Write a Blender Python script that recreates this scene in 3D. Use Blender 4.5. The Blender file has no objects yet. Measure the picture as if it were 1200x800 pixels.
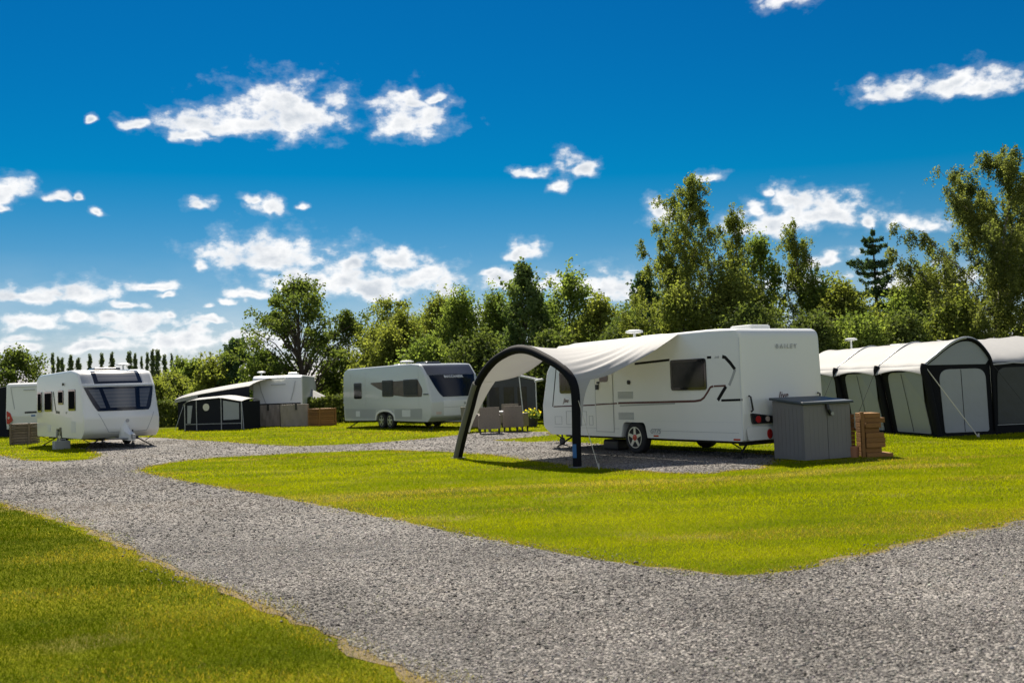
import bpy, bmesh, math, random
import numpy as np
from mathutils import Vector, Matrix
from mathutils.geometry import tessellate_polygon
rnd = random.Random(7)
rng = np.random.default_rng(11)
SC = bpy.context.scene
COL = SC.collection
PI = math.pi

# ------------------------------------------------------------------ camera
FPX, HOR, ROLL, EYE = 1150.0, 453.0, math.atan(.0345), 1.6
TH = math.atan((HOR - 400) * math.cos(ROLL) / FPX)
cF = np.array([0, math.cos(TH), math.sin(TH)])
u0 = np.array([0, -math.sin(TH), math.cos(TH)]); r0 = np.array([1., 0, 0])
cR = r0 * math.cos(ROLL) - u0 * math.sin(ROLL)
cU = u0 * math.cos(ROLL) + r0 * math.sin(ROLL)
cC = np.array([0, 0, EYE])
cam_d = bpy.data.cameras.new('camera')
cam = bpy.data.objects.new('camera', cam_d); COL.objects.link(cam)
cam.matrix_world = Matrix(((cR[0], cU[0], -cF[0], cC[0]), (cR[1], cU[1], -cF[1], cC[1]), (cR[2], cU[2], -cF[2], cC[2]), (0, 0, 0, 1)))
cam_d.lens = 36 * FPX / 1200; cam_d.sensor_width = 36
cam_d.clip_start = .1; cam_d.clip_end = 6000
cam_d.dof.use_dof = True; cam_d.dof.focus_distance = 19; cam_d.dof.aperture_fstop = 2.6
SC.camera = cam
def ray(u, v): return cR * (u - 600) / FPX + cF + cU * (400 - v) / FPX
def at(u, v, z=0.):
    d = ray(u, v); return cC + d * ((z - EYE) / d[2])
def far(u, v, Y):                     # the point of the sight line at depth Y
    d = ray(u, v); return cC + d * (Y / d[1])

# ------------------------------------------------------------------ sun, sky, exposure
SUN_DIR = Vector((-.20, .82, 1.0)).normalized()
sun_d = bpy.data.lights.new('sun', 'SUN'); sun_d.energy = 5.0; sun_d.angle = math.radians(.53); sun_d.color = (1, .91, .77)
sun = bpy.data.objects.new('sun', sun_d); COL.objects.link(sun)
sun.rotation_euler = SUN_DIR.to_track_quat('Z', 'Y').to_euler()
SC.view_settings.view_transform = 'Standard'; SC.view_settings.look = 'None'
SC.view_settings.exposure = .95; SC.view_settings.gamma = 1; SC.view_settings.use_curve_mapping = False
SC.cycles.max_bounces = 8; SC.cycles.transparent_max_bounces = 8

CLOUDS = [(340,135,60,32),(285,143,55,21),(235,150,50,15),(215,162,25,8),(165,147,13,7),(482,145,42,26),(488,120,18,10),(508,118,10,6),
 (238,240,18,7),(316,242,17,9),(352,238,8,4),(5,225,18,16),(5,241,16,6),(920,3,28,13),(1055,108,36,12),(1120,95,25,13),(1162,100,40,13),
 (620,201,17,6),(676,197,25,13),(657,217,10,8),(830,207,18,7),(778,252,20,18),(610,295,26,10),(905,265,55,17),(955,256,55,22),(912,236,14,14),
 (1075,262,24,9),(978,304,18,9),(320,297,70,23),(300,303,45,17),(460,306,48,14),(370,330,70,18),(430,337,62,20),(500,325,44,17),(590,335,32,16),
 (640,332,40,14),(702,337,44,18),(30,350,42,14),(100,348,40,15),(43,379,26,8),(170,380,52,15),(180,335,22,6),(235,312,12,10),(290,345,32,8),
 (265,357,15,6),(210,405,75,14),(300,400,60,14),(15,407,34,9),(110,410,44,9),(60,232,12,5),(120,252,10,5),(108,135,7,5),(900,228,10,8),(560,372,60,14),(1090,330,60,14),(940,330,40,12),
 (135,372,22,7),(60,345,14,5),(75,375,16,6),(155,357,14,6),(205,372,12,5),(255,382,22,6),(130,395,30,7),(30,395,22,6),(240,365,10,4),(190,345,12,4),(345,322,30,10),(410,312,20,8),(300,232,10,5),(90,232,8,4),(575,322,14,7),(1010,262,16,8),(880,250,14,8),(740,350,22,9),(520,340,22,10),(450,345,40,12)]
world = bpy.data.worlds.new('World'); SC.world = world; world.use_nodes = True
def build_world():
    nt = world.node_tree; nt.nodes.clear(); N = nt.nodes.new; Lk = nt.links.new
    def math_(op, a, b=None, c=None, clamp=False):
        n = N('ShaderNodeMath'); n.operation = op; n.use_clamp = clamp
        for i, v in enumerate((a, b, c)):
            if v is None: continue
            if isinstance(v, (int, float)): n.inputs[i].default_value = v
            else: Lk(v, n.inputs[i])
        return n.outputs[0]
    def vec_(op, a, b):
        n = N('ShaderNodeVectorMath'); n.operation = op
        for i, v in enumerate((a, b)):
            if v is None: continue
            if isinstance(v, tuple): n.inputs[i].default_value = v
            else: Lk(v, n.inputs[i])
        return n.outputs['Value'] if op == 'LENGTH' else n.outputs[0]
    sky = N('ShaderNodeTexSky'); sky.sky_type = 'NISHITA'; sky.sun_disc = False
    sky.sun_elevation = math.asin(SUN_DIR.z); sky.sun_rotation = math.atan2(SUN_DIR.x, SUN_DIR.y)
    sky.air_density = 1.0; sky.dust_density = .12; sky.ozone_density = 4.0; sky.altitude = 0
    ss = N('ShaderNodeSeparateColor'); Lk(sky.outputs[0], ss.inputs[0])          # polarised, deeper blue
    r_ = math_('MAXIMUM', math_('MULTIPLY', math_('SUBTRACT', ss.outputs[0], math_('MULTIPLY', ss.outputs[2], .385)), 1.2), .012)
    g_ = math_('MULTIPLY', math_('SUBTRACT', ss.outputs[1], math_('MULTIPLY', ss.outputs[2], .345)), 1.0)
    b_ = math_('ADD', math_('MULTIPLY', ss.outputs[2], .64), math_('MULTIPLY', r_, .22))
    hs = N('ShaderNodeCombineColor'); Lk(r_, hs.inputs[0]); Lk(g_, hs.inputs[1]); Lk(b_, hs.inputs[2])
    bg = N('ShaderNodeBackground'); bg.inputs['Strength'].default_value = .052; Lk(hs.outputs[0], bg.inputs['Color'])
    geo = N('ShaderNodeTexCoord'); sep = N('ShaderNodeSeparateXYZ'); Lk(geo.outputs['Generated'], sep.inputs[0])
    az = math_('ARCTAN2', sep.outputs[0], sep.outputs[1]); el = math_('ARCSINE', sep.outputs[2])
    cmb = N('ShaderNodeCombineXYZ'); Lk(az, cmb.inputs[0]); Lk(el, cmb.inputs[1])
    n1 = N('ShaderNodeTexNoise'); n1.inputs['Scale'].default_value = 22; n1.inputs['Detail'].default_value = 3; Lk(cmb.outputs[0], n1.inputs['Vector'])
    off = vec_('SUBTRACT', n1.outputs['Color'], (.5, .5, .5)); off = vec_('MULTIPLY', off, (.062, .03, 0))
    p = vec_('ADD', cmb.outputs[0], off)
    dmin = None
    for cx, cy, rx, ry in CLOUDS:
        d = ray(cx, cy); d = d / np.linalg.norm(d)
        a0, e0 = math.atan2(d[0], d[1]), math.asin(d[2])
        v = vec_('SUBTRACT', p, (a0, e0, 0)); v = vec_('MULTIPLY', v, (FPX / rx * .88, FPX / ry * .80, 0))
        v = vec_('MAXIMUM', v, vec_('MULTIPLY', v, (1, -1.7, 0)))          # flat underside
        l = vec_('LENGTH', v, None)
        dmin = l if dmin is None else math_('SMOOTH_MIN', dmin, l, .25)
    n2 = N('ShaderNodeTexNoise'); n2.inputs['Scale'].default_value = 40; n2.inputs['Detail'].default_value = 9; n2.inputs['Roughness'].default_value = .57
    st = vec_('MULTIPLY', cmb.outputs[0], (1, 1.5, 1)); Lk(st, n2.inputs['Vector'])
    dens = math_('ADD', math_('SUBTRACT', 1.0, dmin), math_('MULTIPLY', math_('SUBTRACT', n2.outputs[0], .49), 2.7))
    dens = math_('MINIMUM', dens, math_('MULTIPLY', math_('SUBTRACT', 1.55, dmin), 2.0))
    mr = N('ShaderNodeMapRange'); mr.interpolation_type = 'SMOOTHSTEP'; Lk(dens, mr.inputs[0]); mr.inputs[1].default_value = -.10; mr.inputs[2].default_value = .68
    n3 = N('ShaderNodeTexNoise'); n3.inputs['Scale'].default_value = 30; n3.inputs['Detail'].default_value = 6
    sh = vec_('ADD', cmb.outputs[0], (.3, .012, .2)); Lk(sh, n3.inputs['Vector'])
    core = math_('MULTIPLY', math_('SUBTRACT', math_('ADD', dens, math_('MULTIPLY', math_('SUBTRACT', n3.outputs[0], .5), 2.2)), .50), 1.1, clamp=True)
    wz = N('ShaderNodeMapRange'); wz.interpolation_type = 'SMOOTHSTEP'; Lk(dens, wz.inputs[0]); wz.inputs[1].default_value = -.45; wz.inputs[2].default_value = .5; wz.inputs[4].default_value = .22
    mx = N('ShaderNodeMix'); mx.data_type = 'RGBA'; Lk(core, mx.inputs[0]); mx.inputs[6].default_value = (1, 1, 1, 1); mx.inputs[7].default_value = (.60, .65, .71, 1)
    # thin veil of high cloud low over the land
    n4 = N('ShaderNodeTexNoise'); n4.inputs['Scale'].default_value = 9; n4.inputs['Detail'].default_value = 7
    st4 = vec_('MULTIPLY', cmb.outputs[0], (1, 2.6, 1)); Lk(st4, n4.inputs['Vector'])
    lowm = N('ShaderNodeMapRange'); Lk(el, lowm.inputs[0]); lowm.inputs[1].default_value = .14; lowm.inputs[2].default_value = .0
    veil = math_('MULTIPLY', math_('MULTIPLY', math_('SUBTRACT', n4.outputs[0], .38), 1.6, clamp=True), math_('MULTIPLY', lowm.outputs[0], .75), clamp=True)
    # unseen broken cloud added behind the camera as bright neutral fill light
    n5 = N('ShaderNodeTexNoise'); n5.inputs['Scale'].default_value = 2.6; n5.inputs['Detail'].default_value = 7; Lk(geo.outputs['Generated'], n5.inputs['Vector'])
    back = N('ShaderNodeMapRange'); Lk(sep.outputs[1], back.inputs[0]); back.inputs[1].default_value = .25; back.inputs[2].default_value = -.35
    bk_fill = math_('MULTIPLY', math_('MULTIPLY', math_('SUBTRACT', n5.outputs[0], .40), 5.0, clamp=True), math_('MULTIPLY', back.outputs[0], .62), clamp=True)
    alpha = math_('MAXIMUM', math_('MAXIMUM', math_('MAXIMUM', math_('MULTIPLY', mr.outputs[0], .97), wz.outputs[0]), veil), bk_fill)
    bc = N('ShaderNodeBackground'); bc.inputs['Strength'].default_value = .53; Lk(mx.outputs[2], bc.inputs['Color'])
    mix = N('ShaderNodeMixShader'); Lk(alpha, mix.inputs[0]); Lk(bg.outputs[0], mix.inputs[1]); Lk(bc.outputs[0], mix.inputs[2])
    out = N('ShaderNodeOutputWorld'); Lk(mix.outputs[0], out.inputs[0])
build_world()
world.cycles.sampling_method = 'MANUAL'; world.cycles.sample_map_resolution = 512

# ------------------------------------------------------------------ materials
def mat(name, color, rough=.6, metal=0., spec=.5, noise=None, bump=None, coat=0., trans=0.):
    """noise=(scale, amount, detail): colour mottling; bump=(scale, strength)."""
    m = bpy.data.materials.new(name); m.use_nodes = True; nt = m.node_tree; b = nt.nodes['Principled BSDF']
    b.inputs['Base Color'].default_value = (*color, 1); b.inputs['Roughness'].default_value = rough; b.inputs['Metallic'].default_value = metal
    b.inputs['Specular IOR Level'].default_value = spec; b.inputs['Coat Weight'].default_value = coat
    tc = nt.nodes.new('ShaderNodeTexCoord')
    if noise:
        n = nt.nodes.new('ShaderNodeTexNoise'); n.inputs['Scale'].default_value = noise[0]; n.inputs['Detail'].default_value = noise[2] if len(noise) > 2 else 4
        nt.links.new(tc.outputs['Object'], n.inputs['Vector'])
        r = nt.nodes.new('ShaderNodeMix'); r.data_type = 'RGBA'
        r.inputs[6].default_value = (*[c * (1 - noise[1]) for c in color], 1); r.inputs[7].default_value = (*[min(1, c * (1 + noise[1])) for c in color], 1)
        nt.links.new(n.outputs[0], r.inputs[0]); nt.links.new(r.outputs[2], b.inputs['Base Color'])
        rr = nt.nodes.new('ShaderNodeMapRange'); nt.links.new(n.outputs[0], rr.inputs[0]); dr = min(.08, noise[1] * .5); rr.inputs[3].default_value = max(0, rough - dr); rr.inputs[4].default_value = min(1, rough + dr)
        nt.links.new(rr.outputs[0], b.inputs['Roughness'])
    if bump:
        n = nt.nodes.new('ShaderNodeTexNoise'); n.inputs['Scale'].default_value = bump[0]; n.inputs['Detail'].default_value = 5
        nt.links.new(tc.outputs['Object'], n.inputs['Vector'])
        bp = nt.nodes.new('ShaderNodeBump'); bp.inputs['Strength'].default_value = bump[1]; bp.inputs['Distance'].default_value = .02
        nt.links.new(n.outputs[0], bp.inputs['Height']); nt.links.new(bp.outputs[0], b.inputs['Normal'])
    if trans:
        t = nt.nodes.new('ShaderNodeBsdfTranslucent'); t.inputs['Color'].default_value = (*color, 1)
        mx = nt.nodes.new('ShaderNodeMixShader'); mx.inputs[0].default_value = trans
        nt.links.new(b.outputs[0], mx.inputs[1]); nt.links.new(t.outputs[0], mx.inputs[2]); nt.links.new(mx.outputs[0], nt.nodes['Material Output'].inputs[0])
    return m
def leaf_mat(name, c1, c2, trans=.5, scale=.7, tboost=1.7, rough=.7):
    m = bpy.data.materials.new(name); m.use_nodes = True; nt = m.node_tree; nt.nodes.clear(); N = nt.nodes.new; Lk = nt.links.new
    g = N('ShaderNodeNewGeometry'); tc = N('ShaderNodeTexCoord')
    n = N('ShaderNodeTexNoise'); n.inputs['Scale'].default_value = scale; n.inputs['Detail'].default_value = 3; Lk(tc.outputs['Object'], n.inputs['Vector'])
    ad = N('ShaderNodeMath'); ad.operation = 'MULTIPLY_ADD'; Lk(g.outputs['Random Per Island'], ad.inputs[0]); ad.inputs[1].default_value = .6
    mr = N('ShaderNodeMapRange'); Lk(n.outputs[0], mr.inputs[0]); mr.inputs[1].default_value = .3; mr.inputs[2].default_value = .7; mr.inputs[3].default_value = -.1; mr.inputs[4].default_value = .5
    Lk(mr.outputs[0], ad.inputs[2])
    mx = N('ShaderNodeMix'); mx.data_type = 'RGBA'; Lk(ad.outputs[0], mx.inputs[0]); mx.inputs[6].default_value = (*[c * 2.3 for c in c1], 1); mx.inputs[7].default_value = (*[c * 2.3 for c in c2], 1)
    p = N('ShaderNodeBsdfPrincipled'); p.inputs['Roughness'].default_value = rough; p.inputs['Specular IOR Level'].default_value = .08; Lk(mx.outputs[2], p.inputs['Base Color'])
    tcol = N('ShaderNodeMix'); tcol.data_type = 'RGBA'; tcol.blend_type = 'MULTIPLY'; tcol.inputs[0].default_value = 1; Lk(mx.outputs[2], tcol.inputs[6]); tcol.inputs[7].default_value = (tboost * 1.05, tboost * 1.08, tboost * .62, 1)
    t = N('ShaderNodeBsdfTranslucent'); Lk(tcol.outputs[2], t.inputs['Color'])
    ms = N('ShaderNodeMixShader'); ms.inputs[0].default_value = trans; Lk(p.outputs[0], ms.inputs[1]); Lk(t.outputs[0], ms.inputs[2])
    o = N('ShaderNodeOutputMaterial'); Lk(ms.outputs[0], o.inputs[0]); return m
M = {}
M['white'] = mat('caravan_white_paint', (.76, .77, .745), .28, coat=.25, noise=(.6, .012))
M['greywhite'] = mat('caravan_silver_paint', (.52, .55, .545), .25, coat=.3, noise=(.6, .015))
M['palegrey'] = mat('pale_grey_panel', (.66, .68, .69), .35, noise=(2, .04))
M['silver'] = mat('band_grey', (.36, .38, .40), .3, coat=.2)
M['black'] = mat('black_plastic', (.012, .012, .014), .4)
M['gloss'] = mat('black_gloss', (.010, .011, .014), .08, coat=.5)
M['stripe'] = mat('black_vinyl_stripe', (.014, .014, .015), .6, spec=.1)
M['glass'] = mat('tinted_glass', (.020, .022, .025), .10, spec=.4, noise=(5, .5))
M['blueglass'] = mat('blue_tinted_glass', (.006, .010, .020), .1, spec=.35)
M['darkglass'] = mat('dark_side_glass', (.012, .012, .013), .3, spec=0)
M['visor'] = mat('grey_visor', (.045, .05, .06), .25, coat=.2)
M['bronze'] = mat('bronze_window', (.10, .078, .068), .15, noise=(4, .4))
M['rubber'] = mat('tyre_rubber', (.018, .018, .019), .85)
M['alloy'] = mat('alloy_rim', (.55, .56, .58), .3, metal=.8)
M['red'] = mat('red_plastic', (.45, .015, .015), .25, coat=.4)
M['darkred'] = mat('dark_red_stripe', (.085, .012, .014), .4)
M['amber'] = mat('clear_lens', (.55, .45, .4), .15, coat=.5)
M['steel'] = mat('galvanised_steel', (.35, .36, .37), .45, metal=.7, noise=(12, .2))
M['under'] = mat('chassis_dark', (.03, .03, .03), .7)
M['charcoal'] = mat('charcoal_fabric', (.008, .009, .012), .75, spec=.12, bump=(60, .15))
M['greysail'] = mat('grey_leg_fabric', (.13, .13, .12), .8, bump=(60, .1))
M['sail'] = mat('sail_fabric', (.60, .60, .595), .7, trans=.42, bump=(14, .12))
M['tentroof'] = mat('tent_roof_fabric', (.35, .352, .35), .65, trans=.2, bump=(9, .25), noise=(1.2, .06))
M['tentgrey'] = mat('tent_window_fabric', (.33, .355, .385), .5, bump=(4, 1.0), trans=.12, noise=(2, .08))
M['tentblue'] = mat('tent_gable_fabric', (.30, .33, .37), .6, bump=(6, .3), trans=.1)
M['tentdark'] = mat('tent_dark_fabric', (.008, .009, .012), .7, spec=.12, bump=(8, .3))
M['navy'] = mat('tent_navy_fabric', (.013, .015, .021), .7, spec=.12, bump=(5, .4))
M['mesh'] = mat('tent_mesh', (.035, .04, .045), .5, bump=(5, .4), noise=(3, .3))
M['rope'] = mat('guy_rope', (.55, .53, .45), .7)
M['blue'] = mat('blue_patch', (.02, .12, .35), .5)
M['taupe'] = mat('taupe_cover', (.24, .215, .19), .75, bump=(7, .3), noise=(2, .08))
M['boxgrey'] = mat('box_warm_grey', (.175, .170, .168), .5, noise=(2, .08))
M['boxlid'] = mat('box_dark_lid', (.045, .06, .075), .5, noise=(3, .1))
M['rattan'] = mat('rattan', (.21, .175, .14), .6, bump=(40, .6), noise=(30, .3))
M['cushion'] = mat('cream_cushion', (.6, .58, .52), .8)
M['terracotta'] = mat('terracotta', (.32, .14, .07), .8)
M['bark'] = mat('bark', (.075, .060, .048), .9, bump=(18, .8), noise=(6, .4))
M['birchbark'] = mat('birch_bark', (.30, .27, .24), .8, bump=(10, .6), noise=(5, .6))
M['jug'] = mat('grey_jug', (.34, .35, .34), .55)

def wood_mat(name, c):
    m = bpy.data.materials.new(name); m.use_nodes = True; nt = m.node_tree; b = nt.nodes['Principled BSDF']; N = nt.nodes.new; Lk = nt.links.new
    tc = N('ShaderNodeTexCoord'); mp = N('ShaderNodeMapping'); mp.inputs['Scale'].default_value = (4, 4, 40); Lk(tc.outputs['Object'], mp.inputs[0])
    n = N('ShaderNodeTexNoise'); n.inputs['Scale'].default_value = 3; n.inputs['Detail'].default_value = 6; n.inputs['Distortion'].default_value = .6; Lk(mp.outputs[0], n.inputs['Vector'])
    g = N('ShaderNodeNewGeometry'); ad = N('ShaderNodeMath'); ad.operation = 'MULTIPLY_ADD'; Lk(g.outputs['Random Per Island'], ad.inputs[0]); ad.inputs[1].default_value = .6; Lk(n.outputs[0], ad.inputs[2])
    mr = N('ShaderNodeMapRange'); Lk(ad.outputs[0], mr.inputs[0]); mr.inputs[1].default_value = .3; mr.inputs[2].default_value = 1.3
    mx = N('ShaderNodeMix'); mx.data_type = 'RGBA'; Lk(mr.outputs[0], mx.inputs[0]); mx.inputs[6].default_value = (*[x * .5 for x in c], 1); mx.inputs[7].default_value = (*[x * 1.35 for x in c], 1)
    Lk(mx.outputs[2], b.inputs['Base Color']); b.inputs['Roughness'].default_value = .8
    bp = N('ShaderNodeBump'); bp.inputs['Strength'].default_value = .4; bp.inputs['Distance'].default_value = .01; Lk(n.outputs[0], bp.inputs['Height']); Lk(bp.outputs[0], b.inputs['Normal'])
    return m
M['wood'] = wood_mat('orange_timber', (.27, .130, .036))
M['woodgrey'] = wood_mat('weathered_timber', (.16, .125, .09))
def stripe_mat(name, c1, c2, scale):
    m = mat(name, c1, .2, coat=.5); nt = m.node_tree; b = nt.nodes['Principled BSDF']
    tc = nt.nodes.new('ShaderNodeTexCoord'); w = nt.nodes.new('ShaderNodeTexWave'); w.bands_direction = 'Z'; w.inputs['Scale'].default_value = scale; w.inputs['Distortion'].default_value = .4
    nt.links.new(tc.outputs['Object'], w.inputs['Vector']); mx = nt.nodes.new('ShaderNodeMix'); mx.data_type = 'RGBA'
    mx.inputs[6].default_value = (*c1, 1); mx.inputs[7].default_value = (*c2, 1); nt.links.new(w.outputs[0], mx.inputs[0]); nt.links.new(mx.outputs[2], b.inputs['Base Color']); return m
M['blind'] = stripe_mat('glass_over_blind', (.085, .095, .115), (.135, .14, .15), 2.6)

# ------------------------------------------------------------------ mesh helpers
class MB:
    def __init__(s): s.v = []; s.f = []
    def add(s, vs, fs):
        o = len(s.v); s.v += [tuple(map(float, p)) for p in vs]; s.f += [tuple(i + o for i in f) for f in fs]; return s
    def box(s, x0, x1, y0, y1, z0, z1, rz=0, c=None):
        P = [(x, y, z) for z in (z0, z1) for y in (y0, y1) for x in (x0, x1)]
        if rz:
            cx, cy = c or ((x0 + x1) / 2, (y0 + y1) / 2); ca, sa = math.cos(rz), math.sin(rz)
            P = [(cx + (x - cx) * ca - (y - cy) * sa, cy + (x - cx) * sa + (y - cy) * ca, z) for x, y, z in P]
        return s.add(P, [(0, 2, 3, 1), (4, 5, 7, 6), (0, 1, 5, 4), (2, 6, 7, 3), (0, 4, 6, 2), (1, 3, 7, 5)])
    def tube(s, path, r, n=8, cap=True):
        P = [Vector(p) for p in path]; rs = r if isinstance(r, (list, tuple)) else [r] * len(P)
        vs, fs = [], []; up = Vector((0, 0, 1)); prev = None
        for i, p in enumerate(P):
            t = (P[min(i + 1, len(P) - 1)] - P[max(i - 1, 0)]).normalized()
            if prev is None: a = t.cross(up) if abs(t.z) < .95 else t.cross(Vector((1, 0, 0)))
            else: a = prev - t * prev.dot(t)
            a.normalize(); prev = a; b = t.cross(a)
            for k in range(n):
                an = 2 * PI * k / n; vs.append(p + (a * math.cos(an) + b * math.sin(an)) * rs[i])
        for i in range(len(P) - 1):
            for k in range(n):
                k2 = (k + 1) % n; fs.append((i * n + k, i * n + k2, (i + 1) * n + k2, (i + 1) * n + k))
        if cap: fs.append(tuple(range(n))[::-1]); fs.append(tuple(range((len(P) - 1) * n, len(P) * n)))
        return s.add(vs, fs)
    def lathe(s, prof, n=24, axis='y', c=(0, 0, 0)):      # prof: (radius, offset along the axis)
        vs, fs = [], []
        for r, h in prof:
            for k in range(n):
                a = 2 * PI * k / n; p = (r * math.cos(a), h, r * math.sin(a)) if axis == 'y' else (r * math.cos(a), r * math.sin(a), h)
                vs.append((p[0] + c[0], p[1] + c[1], p[2] + c[2]))
        for i in range(len(prof) - 1):
            for k in range(n):
                k2 = (k + 1) % n; fs.append((i * n + k, i * n + k2, (i + 1) * n + k2, (i + 1) * n + k))
        fs.append(tuple(range(n))[::-1]); fs.append(tuple(range((len(prof) - 1) * n, len(prof) * n)))
        return s.add(vs, fs)
    def slab(s, g0, g1):                                    # two equal grids of points -> closed slab
        R, Cn = len(g0), len(g0[0]); vs = [p for r in g0 for p in r] + [p for r in g1 for p in r]; o = R * Cn; fs = []
        for i in range(R - 1):
            for j in range(Cn - 1):
                a, b, c, d = i * Cn + j, i * Cn + j + 1, (i + 1) * Cn + j + 1, (i + 1) * Cn + j
                fs.append((a, b, c, d)); fs.append((a + o, d + o, c + o, b + o))
        for i in range(R - 1):
            for j in (0, Cn - 1): a, d = i * Cn + j, (i + 1) * Cn + j; fs.append((a, d, d + o, a + o))
        for j in range(Cn - 1):
            for i in (0, R - 1): a, b = i * Cn + j, i * Cn + j + 1; fs.append((a, b, b + o, a + o))
        return s.add(vs, fs)
    def plate(s, pts, fn0, fn1):                            # 2D polygon mapped by two functions -> plate
        n = len(pts); tri = tessellate_polygon([[Vector((p[0], p[1], 0)) for p in pts]])
        vs = [fn0(*p) for p in pts] + [fn1(*p) for p in pts]
        fs = [tuple(t) for t in tri] + [tuple(i + n for i in reversed(t)) for t in tri]
        fs += [(i, (i + 1) % n, (i + 1) % n + n, i + n) for i in range(n)]
        return s.add(vs, fs)
def obj(name, mb, m, parent=None, smooth=None, bevel=0, loc=None, rotz=0):
    me = bpy.data.meshes.new(name); me.from_pydata(mb.v, [], mb.f)
    bm = bmesh.new(); bm.from_mesh(me); bmesh.ops.recalc_face_normals(bm, faces=bm.faces); bm.to_mesh(me); bm.free()
    if m is not None: me.materials.append(m)
    if smooth is not None:
        me.polygons.foreach_set('use_smooth', [True] * len(me.polygons)); me.set_sharp_from_angle(angle=math.radians(smooth))
    o = bpy.data.objects.new(name, me); COL.objects.link(o)
    if parent is not None: o.parent = parent
    if loc is not None: o.location = loc
    o.rotation_euler.z = rotz
    if bevel:
        b = o.modifiers.new('bevel', 'BEVEL'); b.width = bevel; b.segments = 2; b.limit_method = 'ANGLE'; b.angle_limit = math.radians(40)
    return o
def thing(name, label, cat, loc=(0, 0, 0), rotz=0, group=None):
    o = bpy.data.objects.new(name, None); COL.objects.link(o); o.location = loc; o.rotation_euler.z = rotz; o.empty_display_size = .2
    return tag(o, label, cat, group)
def tag(o, label=None, cat=None, group=None, kind=None):
    if label: o['label'] = label
    if cat: o['category'] = cat
    if group: o['group'] = group
    if kind: o['kind'] = kind
    return o
def raw(name, V, F, m, parent=None, smooth=False):         # numpy arrays, F of equal length faces
    me = bpy.data.meshes.new(name); k = F.shape[1]
    me.vertices.add(len(V)); me.vertices.foreach_set('co', V.astype(np.float32).ravel())
    me.loops.add(F.size); me.loops.foreach_set('vertex_index', F.astype(np.int32).ravel())
    me.polygons.add(len(F)); me.polygons.foreach_set('loop_start', np.arange(0, F.size, k, dtype=np.int32))
    if smooth: me.polygons.foreach_set('use_smooth', np.ones(len(F), dtype=bool))
    me.update(); me.validate(); me.materials.append(m)
    o = bpy.data.objects.new(name, me); COL.objects.link(o)
    if parent is not None: o.parent = parent
    return o
def roundpoly(pts, seg=7):                                  # (x, z, radius) corners -> dense polygon
    out = []; n = len(pts)
    for i, (x, z, r) in enumerate(pts):
        p = Vector((x, z)); a = Vector(pts[i - 1][:2]); b = Vector(pts[(i + 1) % n][:2])
        if r <= 0: out.append((x, z)); continue
        da, db = (a - p), (b - p); la, lb = da.length, db.length; da.normalize(); db.normalize()
        ang = da.angle(db); t = min(r / math.tan(ang / 2), la * .49, lb * .49)
        p0, p1 = p + da * t, p + db * t
        for k in range(seg + 1):
            u = k / seg; q = p0 * (1 - u) ** 2 + p * 2 * u * (1 - u) + p1 * u * u; out.append((q.x, q.y))
    return out
def text_plate(body, size, fn, parent, m, name='lettering', shear=0., spacing=1., depth=.004, bold=0.):
    cu = bpy.data.curves.new('text', 'FONT'); cu.body = body; cu.size = size; cu.space_character = spacing; cu.shear = shear; cu.extrude = depth / 2; cu.align_x = 'CENTER'; cu.offset = bold; cu.resolution_u = 3
    t = bpy.data.objects.new('text', cu); COL.objects.link(t); dg = bpy.context.evaluated_depsgraph_get()
    me = bpy.data.meshes.new_from_object(t.evaluated_get(dg)); bpy.data.objects.remove(t); bpy.data.curves.remove(cu)
    for v in me.vertices: v.co = Vector(fn(v.co.x, v.co.y, v.co.z + depth / 2))
    me.materials.clear(); me.materials.append(m); me.name = name
    o = bpy.data.objects.new(name, me); COL.objects.link(o); o.parent = parent; return o

# ------------------------------------------------------------------ ground, lane, lawn
def gpoly(px): return [tuple(at(u, v)[:2]) for u, v in px]
LANE = gpoly([(-330, 560), (-150, 574), (0, 588), (50, 601), (110, 622), (165, 648), (230, 680), (300, 706), (400, 748), (470, 780), (510, 801), (640, 870), (900, 1100)]) + [(1.0, 1.5), (30, 1.5), (30, 13.6)] + \
    gpoly([(1330, 592), (1200, 611), (1100, 631), (1000, 654), (930, 668), (885, 676), (850, 675), (780, 667), (700, 656), (600, 637), (500, 616), (400, 596), (300, 578), (220, 565), (175, 556), (160, 552), (175, 546), (205, 541), (250, 536), (350, 531), (450, 527), (520, 529),
           (582, 533), (620, 539), (660, 544), (700, 548), (760, 552), (800, 555), (830, 555), (850, 552), (886, 549), (905, 540), (915, 534), (860, 530), (790, 527.5), (745, 525), (700, 520), (655, 517), (620, 518), (577, 516), (610, 513), (645, 510), (640, 506), (590, 506), (560, 507), (535, 510),
           (500, 514), (425, 520), (350, 523), (310, 521), (250, 517), (215, 515), (190, 513), (150, 512), (108, 518), (104, 526), (118, 533), (110, 538), (62, 541), (25, 539), (0, 533), (-120, 531), (-330, 531)])
def jagged(poly, step=.35, amp=.07):
    out = []; n = len(poly)
    for i in range(n):
        a = np.array(poly[i]); b = np.array(poly[(i + 1) % n]); L = np.linalg.norm(b - a); k = max(1, min(90, int(L / step)))
        nn = np.array([-(b - a)[1], (b - a)[0]]) / max(L, 1e-6)
        for j in range(k):
            q = a + (b - a) * j / k; w = amp * (math.sin(q[0] * 5.1 + q[1] * 3.3) * .5 + math.sin(q[0] * 11.7 - q[1] * 9.2) * .35 + rnd.uniform(-.4, .4))
            out.append(tuple(q + nn * w))
    return out
LANE_J = jagged(LANE, .2)
def lane_xy():
    return np.array(LANE_J)
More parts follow.
